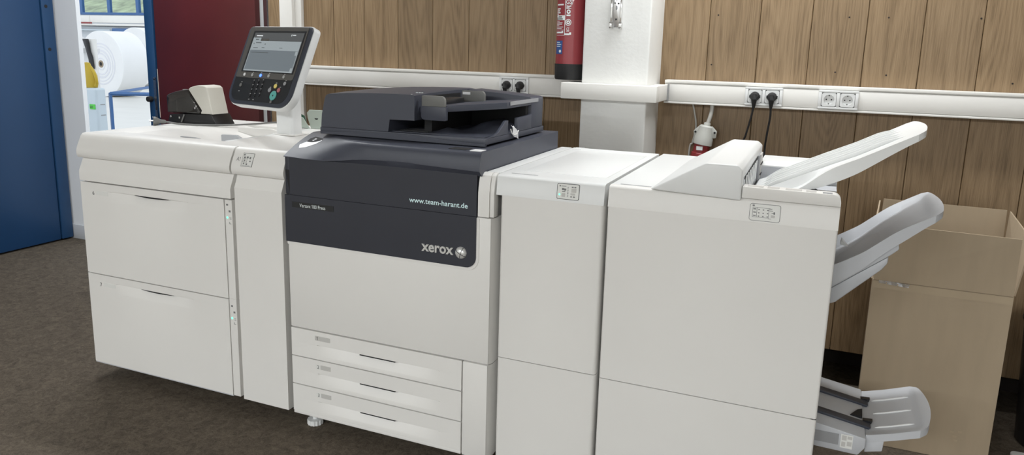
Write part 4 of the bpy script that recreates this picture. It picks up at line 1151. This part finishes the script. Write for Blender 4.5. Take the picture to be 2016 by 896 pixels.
for k in range(7):
    y = 0.07 + 0.052 * k
    bm = new_bm(); add_prism(bm, [(y, 1.056), (y + 0.022, 1.056), (y + 0.016, 1.0), (y - 0.006, 1.0)], 'x', 2.4946, 2.4965, 0.0008, 1); obj('exit_flap', bm, 'cool_white_plastic', fin)
box('exit_post', 2.493, 2.499, 0.455, 0.500, 0.985, 1.064, 'mid_grey_plastic', fin, 0.001)
box('exit_plate', 2.493, 2.500, 0.505, 0.584, 0.985, 1.062, 'label_grey', fin, 0.001)
for (ch, z) in (('B', 1.036), ('A', 1.003)):
    box('slot_mark', 2.5001, 2.5006, 0.522, 0.562, z - 0.003, z + 0.017, 'label_white', fin)
    bm = text_bm(ch, lambda u, v, d: (2.5010, 0.534 + u, z + v), 0.0, None, 0.013, 0.01); obj('slot_letter', bm, 'print_black', fin)
    box('slot_line', 2.5001, 2.5020, 0.505, 0.584, z - 0.008, z - 0.004, 'dark_gap', fin)
# bed of the top tray
rail = prism('front_rail', rrect(2.4935, 2.735, 1.0062, 1.0360, (0.0005, 0.001, 0.020, 0.001), 5), 'y', 0.004, 0.050, 'white_plastic', fin, 0.002)
for (a, b) in ((2.505, 2.545), (2.555, 2.585), (2.60, 2.64), (2.65, 2.675)):
    box('rail_sticker', a, b, 0.014, 0.040, 1.0355, 1.0365, 'label_grey', rail)
box('rail_catch', 2.690, 2.713, 0.012, 0.030, 1.0352, 1.0368, 'mid_grey_plastic', rail)
box('tray_bed', 2.4935, 2.7335, 0.0505, 0.560, 0.956, 0.972, 'grey_plastic', fin)
prism('rear_ridge', [(0.5605, 0.956), (0.5605, 1.022), (0.60, 1.030), (0.770, 1.030), (0.770, 0.956)], 'x', 2.4935, 2.735, 'cool_white_plastic', fin, 0.002)
prism('rear_ridge_face', [(2.5, 0.975), (2.731, 0.975), (2.731, 1.018), (2.5, 1.018)], 'y', 0.5575, 0.5603, 'grey_plastic', fin)
box('ridge_seam', 2.66, 2.735, 0.5560, 0.5574, 0.990, 0.9925, 'mid_grey_plastic', fin)
bm = new_bm(); add_lathe(bm, [(0.0, 0.0), (0.013, 0.0), (0.015, 0.003), (0.015, 0.026), (0.0, 0.026)], (2.668, 0.105, 1.013), (0, 1, 0), 18); obj('tray_pivot', bm, 'black_rubber', fin)
# display
lb = slope_rrect('display_border', 2.5165, 2.594, 0.9495, 0.9945, 0.006, 0.0010, 'print_grey', fin)
lw = slope_rrect('display_panel', 2.5177, 2.5928, 0.9507, 0.9933, 0.005, 0.0016, 'label_white', lb)
def sl(x0, x1, z0, z1, m='print_grey', n='display_icon'): slope_rrect(n, x0, x1, z0, z1, 0.0003, 0.0021, m, lw)
sl(2.523, 2.5285, 0.9875, 0.9910)
for k in range(3):
    sl(2.526, 2.533, 0.979 - 0.0085 * k, 0.9815 - 0.0085 * k)
    for j in range(3): sl(2.5385 + 0.011 * j, 2.542 + 0.011 * j, 0.978 - 0.0085 * k, 0.9805 - 0.0085 * k)
for (a, b, c, d_) in ((2.524, 2.568, 0.984, 0.9848), (2.524, 2.5645, 0.9590, 0.9598), (2.524, 2.5248, 0.9590, 0.9848), (2.5345, 2.5355, 0.9590, 0.9848), (2.5645, 2.5653, 0.957, 0.984), (2.566, 2.573, 0.9825, 0.984), (2.566, 2.575, 0.978, 0.9792), (2.5655, 2.572, 0.957, 0.958), (2.572, 2.577, 0.972, 0.9735), (2.577, 2.5805, 0.970, 0.976)):
    sl(a, b, c, d_, 'print_grey', 'display_line')
sl(2.571, 2.581, 0.961, 0.9675, 'label_grey', 'display_key')

# --- trays
def lerp_prof(prof, x):
    if x <= prof[0][0]: return prof[0][1]
    for (xa, za), (xb, zb) in zip(prof[:-1], prof[1:]):
        if xa <= x <= xb: return za + (zb - za) * (x - xa) / (xb - xa)
    return prof[-1][1]
def smooth_prof(prof, x, w=0.012):
    return sum(lerp_prof(prof, x + w * k / 3) for k in range(-3, 4)) / 7
def tray(name, topp, thick, y0, y1, xend, recess, material, parent, bulge=0.016, nx=40, ny=22, grooves=()):
    """tray slab with hollow middle and rounded far end"""
    xa = topp[0][0]
    T, B = [], []
    ysl = sorted(set([y0 + (y1 - y0) * j / ny for j in range(ny + 1)] + [g + d for g in grooves for d in (-0.0062, -0.0058, 0.0058, 0.0105)]))
    for i in range(nx + 1):
        u = i / nx; rt, rb = [], []
        for y in ysl:
            v = (y - y0) / (y1 - y0)
            e = abs(2 * v - 1)
            xe = xend + bulge * (1 - e ** 2) - (0.014 * max(0.0, (e - 0.86) / 0.14) ** 2)
            x = xa + (xe - xa) * u
            z = smooth_prof(topp, x)
            dz = recess(x, y)
            for g in grooves:
                if abs(y - g) < 0.006: dz -= 0.009 * sstep((x - xa - 0.01) / 0.02) * (1 - sstep((x - xend + 0.075) / 0.05))
            rt.append((x, y, z - dz)); rb.append((x, y, z - thick(x)))
        T.append(rt); B.append(rb)
    bm = new_bm(); add_grid_slab(bm, T, B)
    return obj(name, bm, material, parent, angle=30)
TOPP = [(2.505, 0.990), (2.70, 1.0855), (2.77, 1.1185), (2.93, 1.207)]
def rec_top(x, y):
    dip = 0.026 * math.exp(-((x - 2.625) / 0.055) ** 2) + 0.012 * (1 - sstep((x - 2.51) / 0.12))
    return dip * (1 - sstep((y - 0.172) / 0.008) * (1 - sstep((y - 0.448) / 0.008)))
tt = tray('top_tray', TOPP, lambda x: 0.032 + 0.012 * sstep((x - 2.60) / 0.09) - 0.026 * sstep((x - 2.72) / 0.20), 0.12, 0.47, 2.915, rec_top, 'cool_white_plastic', fin, nx=48, ny=44)
for g in (0.197, 0.242, 0.287, 0.345, 0.390, 0.432):
    xs_ = [2.515 + (2.885 - 2.515) * k / 30 for k in range(31)]
    pz = lambda x: smooth_prof(TOPP, x) - rec_top(x, g)
    prism('rib', [(x, pz(x) - 0.004) for x in xs_] + [(x, pz(x) + 0.0115 * sstep((x - 2.515) / 0.05) * (1 - sstep((x - 2.82) / 0.065)) - 0.0005) for x in reversed(xs_)], 'y', g - 0.005, g + 0.005, 'cool_white_plastic', tt, angle=40)
MIDP = [(2.722, 0.816), (2.76, 0.838), (2.807, 0.869), (2.875, 0.930), (2.90, 0.948), (2.99, 1.002)]
def mid_th(x): return 0.056 - 0.016 * sstep((x - 2.74) / 0.14) - 0.022 * sstep((x - 2.87) / 0.11)
def rec_mid(x, y):
    e = sstep((y - 0.130) / 0.035) * (1 - sstep((y - 0.442) / 0.022))
    c = sstep((y - 0.20) / 0.05) * (1 - sstep((y - 0.37) / 0.04))
    return mid_th(x) * (0.62 + 0.25 * c) * e * (1 - 0.85 * sstep((x - 2.955) / 0.022))
mt = tray('middle_tray', MIDP, mid_th, 0.12, 0.47, 2.978, rec_mid, 'tray_grey', fin)
prism('tray_bracket', [(2.736, 0.772), (2.888, 0.905), (2.891, 0.885), (2.873, 0.867), (2.736, 0.756)], 'y', 0.128, 0.46, 'tray_grey', mt, 0.003)
prism('tray_elevator', [(2.736, 0.754), (2.869, 0.862), (2.869, 0.842), (2.856, 0.822), (2.752, 0.715), (2.736, 0.708)], 'y', 0.135, 0.45, 'tray_grey', mt, 0.005)
prism('sheet_stop', [(2.755, 0.842), (2.775, 0.838), (2.757, 0.858)], 'y', 0.30, 0.33, 'cool_white_plastic', mt)
# booklet tray near the floor
bk = prism('booklet_conveyor', [(2.7355, 0.372), (2.868, 0.351), (2.868, 0.322), (2.852, 0.297), (2.7355, 0.300)], 'y', 0.10, 0.44, 'tray_grey', fin, 0.004)
for y in (0.165, 0.315):
    prism('belt', [(2.737, 0.379), (2.883, 0.355), (2.878, 0.348), (2.737, 0.370)], 'y', y, y + 0.034, 'panel_rim', bk, 0.002)
    prism('belt_pawl', [(2.862, 0.359), (2.888, 0.361), (2.885, 0.350), (2.866, 0.350)], 'y', y + 0.034, y + 0.05, 'black_plastic', bk)
prism('conveyor_opening', [(2.830, 0.2205), (2.862, 0.2205), (2.864, 0.275), (2.850, 0.262)], 'z', 0.3530, 0.3600, 'dark_gap', bk)
box('side_recess', 2.7358, 2.80, 0.0985, 0.1005, 0.318, 0.350, 'mid_grey_plastic', bk)
box('side_label', 2.805, 2.836, 0.0985, 0.1005, 0.312, 0.352, 'label_white', bk)
for (a, b, c, d_) in ((2.808, 2.820, 0.335, 0.349), (2.822, 2.834, 0.340, 0.349), (2.808, 2.818, 0.316, 0.330), (2.822, 2.834, 0.320, 0.333)):
    box('label_icon', a, b, 0.0980, 0.0986, c, d_, 'label_grey', bk)
BKP = [(2.868, 0.352), (2.93, 0.371), (3.03, 0.408)]
bt_ = tray('booklet_tray', BKP, lambda x: 0.022, 0.120, 0.42, 3.012, lambda x, y: 0.006 * sstep((y - 0.130) / 0.02) * (1 - sstep((y - 0.40) / 0.02)) * (1 - sstep((x - 2.99) / 0.02)), 'grey_plastic', fin, bulge=0.022)
prism('booklet_tray_foot', [(2.8685, 0.330), (2.915, 0.346), (2.913, 0.312), (2.8685, 0.300)], 'y', 0.122, 0.22, 'grey_plastic', bt_, 0.003)
for y in (0.175, 0.265, 0.355):
    bm = new_bm(); add_tube(bm, [(2.893 + 0.012 * k, y, smooth_prof(BKP, 2.893 + 0.012 * k) - 0.0055) for k in range(9)], [0.0005] + [0.003] * 7 + [0.0005], 8); obj('rib', bm, 'cool_white_plastic', bt_)

# ================================================================== THINGS ON THE FEEDER
# electric stapler
SX, SY, SZ = -0.02, 0.50, 1.0130
st = thing('electric_stapler', 'black and ivory electric stapler with a smoked cover on the paper feeder', 'stapler', (0.10, 0.56, SZ))
D0, D1 = 0.50, 0.60
prism('base', [(-0.055, SZ), (-0.045, SZ + 0.036), (0.0, SZ + 0.040), (0.232, SZ + 0.046), (0.262, SZ + 0.0005), (0.26, SZ)], 'y', D0, D1 + 0.01, 'black_plastic', st, 0.003)
prism('rear_body', [(0.156, SZ + 0.047), (0.165, SZ + 0.062), (0.085, SZ + 0.152), (0.10, SZ + 0.162), (0.150, SZ + 0.172), (0.19, SZ + 0.170), (0.206, SZ + 0.162), (0.236, SZ + 0.047)], 'y', D0 + 0.004, D1, 'ivory_plastic', st, 0.004, 3)
prism('smoked_cover', [(-0.058, SZ + 0.044), (-0.060, SZ + 0.115), (-0.052, SZ + 0.124), (0.005, SZ + 0.140), (0.080, SZ + 0.152), (0.162, SZ + 0.060), (0.153, SZ + 0.046)], 'y', D0, D1 + 0.003, 'smoke_cover', st, 0.006, 3)
prism('mechanism', [(-0.045, SZ + 0.041), (-0.045, SZ + 0.09), (0.0, SZ + 0.11), (0.07, SZ + 0.12), (0.14, SZ + 0.05)], 'y', D0 + 0.02, D1 - 0.02, 'dark_gap', st)
box('driver_blade', -0.005, 0.001, D0 + 0.008, D0 + 0.018, SZ + 0.05, SZ + 0.10, 'silver', st)
for (x, z) in ((0.128, SZ + 0.071), (0.136, SZ + 0.079), (-0.035, SZ + 0.027), (0.022, SZ + 0.024)):
    bm = new_bm(); add_lathe(bm, [(0.005, 0), (0.005, 0.0015), (0, 0.0025)], (x, D0 - 0.0002, z), (0, -1, 0), 12); obj('screw', bm, 'silver', st)
prism('throat_guide', [(0.032, SZ + 0.004), (0.040, SZ + 0.004), (0.062, SZ + 0.040), (0.054, SZ + 0.040)], 'y', D0 - 0.004, D0 - 0.0005, 'plug_grey', st)
box('cover_mark', 0.0, 0.03, D0 + 0.045, D0 + 0.06, SZ + 0.1445, SZ + 0.1475, 'key_grey', st)
for ch in st.children:
    for v in ch.data.vertices: v.co.x = -0.062 + (v.co.x + 0.06) * 0.89
# grey plug with its cord lying on the feeder top
pl = thing('loose_plug', 'grey mains plug with its cord lying on the paper feeder', 'plug', (0.02, 0.42, SZ))
bm = new_bm(); add_lathe(bm, [(0.0, 0.0), (0.0175, 0.0), (0.0190, 0.003), (0.0190, 0.010), (0.014, 0.018), (0.009, 0.030), (0.0085, 0.045), (0.006, 0.05)], (0.004, 0.362, SZ + 0.0190), (0.62, 0.78, -0.10), 20)
obj('plug_body', bm, 'plug_grey', pl)
ax = Vector((0.62, 0.78, -0.10)).normalized(); o_ = Vector((0.004, 0.362, SZ + 0.0190))
for (du, dv) in ((-0.0095, 0.0), (0.0095, 0.0)):
    s_ = ax.cross(Vector((0, 0, 1))).normalized(); p = o_ + s_ * du
    bm = new_bm(); add_tube(bm, [p, p - ax * 0.016], 0.0022, 8); obj('pin', bm, 'silver', pl)
for (du, dv) in ((0.0, 0.016), (0.0, -0.016)):
    p = o_ + Vector((0, 0, dv)); bm = new_bm(); add_lathe(bm, [(0.003, 0), (0.003, 0.001), (0, 0.001)], p - ax * 0.0001, -ax, 8); obj('earth_contact', bm, 'sticker_white', pl)
bm = new_bm(); add_tube(bm, smooth_pts([tuple(o_ + ax * 0.048), (0.08, 0.425, SZ + 0.006), (0.14, 0.440, SZ + 0.0045), (0.22, 0.480, SZ + 0.0045), (0.29, 0.55, SZ + 0.0045), (0.325, 0.64, SZ + 0.0045), (0.335, 0.70, SZ + 0.0045), (0.36, 0.752, SZ + 0.0045)], 8), 0.0038, 8)
obj('cord', bm, 'plug_grey', pl)
# mint coloured paper pouch and a green card behind the post
mt_ = thing('mint_pouch', 'pale mint plastic pouch with a thumb slot behind the control post', 'pouch', (0.66, 0.66, SZ))
prism('pouch_front', [(0.608, SZ), (0.702, SZ), (0.702, SZ + 0.078), (0.69, SZ + 0.082), (0.603, SZ + 0.082), (0.588, SZ + 0.068), (0.592, SZ + 0.045)], 'y', 0.655, 0.660, 'mint_paper', mt_, 0.001, 1)
prism('thumb_slot', [(0.639 + 0.009 * math.cos(math.pi * k / 8), SZ + 0.046 - 0.006 * math.sin(math.pi * k / 8)) for k in range(9)], 'y', 0.654, 0.6553, 'dark_gap', mt_)
prism('pouch_flap', [(0.565, SZ), (0.61, SZ), (0.586, SZ + 0.030), (0.575, SZ + 0.045), (0.562, SZ + 0.05)], 'y', 0.646, 0.650, 'mint_paper', mt_, 0.001, 1)
gc = prism('green_card', [(0.548, SZ), (0.58, SZ), (0.562, SZ + 0.052), (0.548, SZ + 0.058)], 'y', 0.667, 0.672, 'green_plastic')
tag(gc, 'dark green card standing beside the mint pouch', 'card')

# ================================================================== CARDBOARD BOX AND FLOOR THINGS
cb = thing('cardboard_box', 'tall open brown cardboard box with raised flaps behind the finisher trays', 'box', (3.1, 1.0, 0))
BX0, BX1, BY0, BY1, BH = 2.890, 3.314, 0.800, 1.190, 0.615
box('front_panel', BX0, BX1, BY0, BY0 + 0.006, 0.001, BH, 'cardboard', cb)
box('rear_panel', BX0, BX1, BY1 - 0.006, BY1, 0.001, BH, 'cardboard', cb)
box('left_panel', BX0, BX0 + 0.006, BY0 + 0.0062, BY1 - 0.0062, 0.001, BH, 'cardboard', cb)
box('right_panel', BX1 - 0.006, BX1, BY0 + 0.0062, BY1 - 0.0062, 0.001, BH, 'cardboard', cb)
box('bottom_panel', BX0 + 0.007, BX1 - 0.007, BY0 + 0.007, BY1 - 0.007, 0.001, 0.012, 'cardboard_inner', cb)
def flap(name, pts, th, m='cardboard'):
    bm = new_bm()
    n = (Vector(pts[1]) - Vector(pts[0])).cross(Vector(pts[3]) - Vector(pts[0])).normalized() * th
    T = [[Vector(pts[0]), Vector(pts[3])], [Vector(pts[1]), Vector(pts[2])]]
    add_grid_slab(bm, T, [[p + n for p in r] for r in T]); return obj(name, bm, m, cb)
flap('front_flap', [(BX0 + 0.002, BY0, BH + 0.002), (BX1 - 0.002, BY0, BH + 0.002), (BX1 - 0.004, BY0 - 0.004, 0.813), (BX0 + 0.008, BY0 + 0.002, 0.817)], 0.005)
flap('rear_flap', [(BX0 + 0.002, BY1, BH + 0.002), (BX1 - 0.002, BY1, BH + 0.002), (BX1 - 0.004, BY1 + 0.006, 0.838), (BX0 + 0.006, BY1 + 0.006, 0.840)], 0.005)
flap('right_flap', [(BX1, BY0 + 0.008, BH + 0.002), (BX1, BY1 - 0.008, BH + 0.002), (BX1 + 0.004, BY1 - 0.004, 0.836), (BX1 + 0.024, BY0 + 0.008, 0.81)], 0.005)
flap('left_flap', [(BX0, BY0 + 0.008, BH + 0.002), (BX0, BY1 - 0.008, BH + 0.002), (BX0 - 0.004, BY1 - 0.010, 0.835), (BX0 - 0.010, BY0 + 0.10, 0.81)], -0.005)
box('fold_crease', BX0 + 0.002, BX1 - 0.002, BY0 - 0.0006, BY0 + 0.004, BH - 0.001, BH + 0.0022, 'cardboard_inner', cb)
box('packing_tape', BX0 + 0.001, BX1 - 0.001, BY0 - 0.0012, BY0 - 0.0002, BH - 0.028, BH - 0.002, 'tape_clear', cb)
bm = new_bm()
add_grid_slab(bm, [[(BX0 + 0.02 + 0.012 * i, BY0 - 0.0022 - 0.0015 * math.sin(2.1 * i + j), BH - 0.008 + 0.006 * j - 0.0008 * i) for j in range(3)] for i in range(9)], [[(BX0 + 0.02 + 0.012 * i, BY0 - 0.0010, BH - 0.008 + 0.006 * j - 0.0008 * i) for j in range(3)] for i in range(9)])
obj('tape_wrinkle', bm, 'chrome', cb)
for (x, z) in ((3.19, 0.10), (3.20, 0.085), (3.215, 0.105), (3.205, 0.07)):
    box('tape_remnant', x, x + 0.012, BY0 - 0.0012, BY0 - 0.0002, z, z + 0.006, 'tape_clear', cb)
for ch in cb.children:
    for v in ch.data.vertices: v.co.x += 0.072 * (v.co.y - BY0)
# dark waste bin at the frame edge and white tray on the floor
wbn = thing('waste_bin', 'black round waste bin standing at the right edge beyond the cardboard box', 'bin', (3.58, 1.07, 0))
bm = new_bm(); add_lathe(bm, [(0.0, 0.001), (0.125, 0.001), (0.130, 0.008), (0.158, 0.46), (0.152, 0.46), (0.124, 0.02), (0.0, 0.02)], (3.58, 1.07, 0), (0, 0, 1), 32)
obj('bin_body', bm, 'black_plastic', wbn)
bm = new_bm(); add_lathe(bm, [(0.150, 0.461), (0.163, 0.461), (0.165, 0.470), (0.163, 0.479), (0.150, 0.479), (0.150, 0.461)], (3.58, 1.07, 0), (0, 0, 1), 32, cap=False)
obj('bin_rim', bm, 'black_plastic', wbn)
bm = new_bm(); add_prism(bm, rrect(3.395, 3.60, 0.745, 0.895, 0.02, 4), 'z', 0.001, 0.035, 0.006, 3)
tag(obj('white_tray', bm, 'cool_white_plastic'), 'white plastic tray corner lying on the floor right of the box', 'tray')
bm = new_bm(); add_tube(bm, smooth_pts([(3.322, 0.79, 0.004), (3.335, 0.785, 0.03), (3.345, 0.80, 0.036), (3.35, 0.83, 0.02), (3.352, 0.86, 0.004)], 5), 0.004, 6)
tag(obj('plastic_strap', bm, 'grey_plastic'), 'curled clear plastic strap at the foot of the cardboard box', 'strap')

# ================================================================== CEILING LAMPS (rear pair over the machines; front row added as frontal fill)
def ceiling_lamp(x, y, length, label, power=LAMP_POWER):
    t = thing('ceiling_lamp', label, 'lamp', (x, y, 2.75), 'fluorescent ceiling lamps')
    box('lamp_housing', x - length / 2, x + length / 2, y - 0.10, y + 0.10, 2.70, 2.7495, 'lamp_housing', t, 0.004)
    box('diffuser', x - length / 2 + 0.02, x + length / 2 - 0.02, y - 0.085, y + 0.085, 2.690, 2.6995, 'lamp_diffuser', t)
    ld = bpy.data.lights.new('tube_light', 'AREA'); ld.shape = 'RECTANGLE'; ld.size = length - 0.05; ld.size_y = 0.16
    ld.energy = power; ld.color = (0.94, 0.975, 1.0)
    lo = bpy.data.objects.new('tube_light', ld); COL.objects.link(lo)
    lo.parent = t; lo.location = (0, 0, -0.064)
for (x, y, f, lab) in ((-0.60, 0.80, 0.58, 'fluorescent ceiling lamp above the paper feeder'), (2.55, 0.80, 0.66, 'fluorescent ceiling lamp above the finisher'),
                       (-0.6, -5.2, 2.5, 'added ceiling fill lamp behind the camera, nearest the blue door'), (1.6, -5.2, 2.5, 'added ceiling fill lamp behind the camera, in the middle'),  # front row is added out of view to brighten the machine fronts
                       (3.8, -5.2, 2.5, 'added ceiling fill lamp behind the camera, nearest the right wall')):
    ceiling_lamp(x, y, 1.5, lab, LAMP_POWER * f)
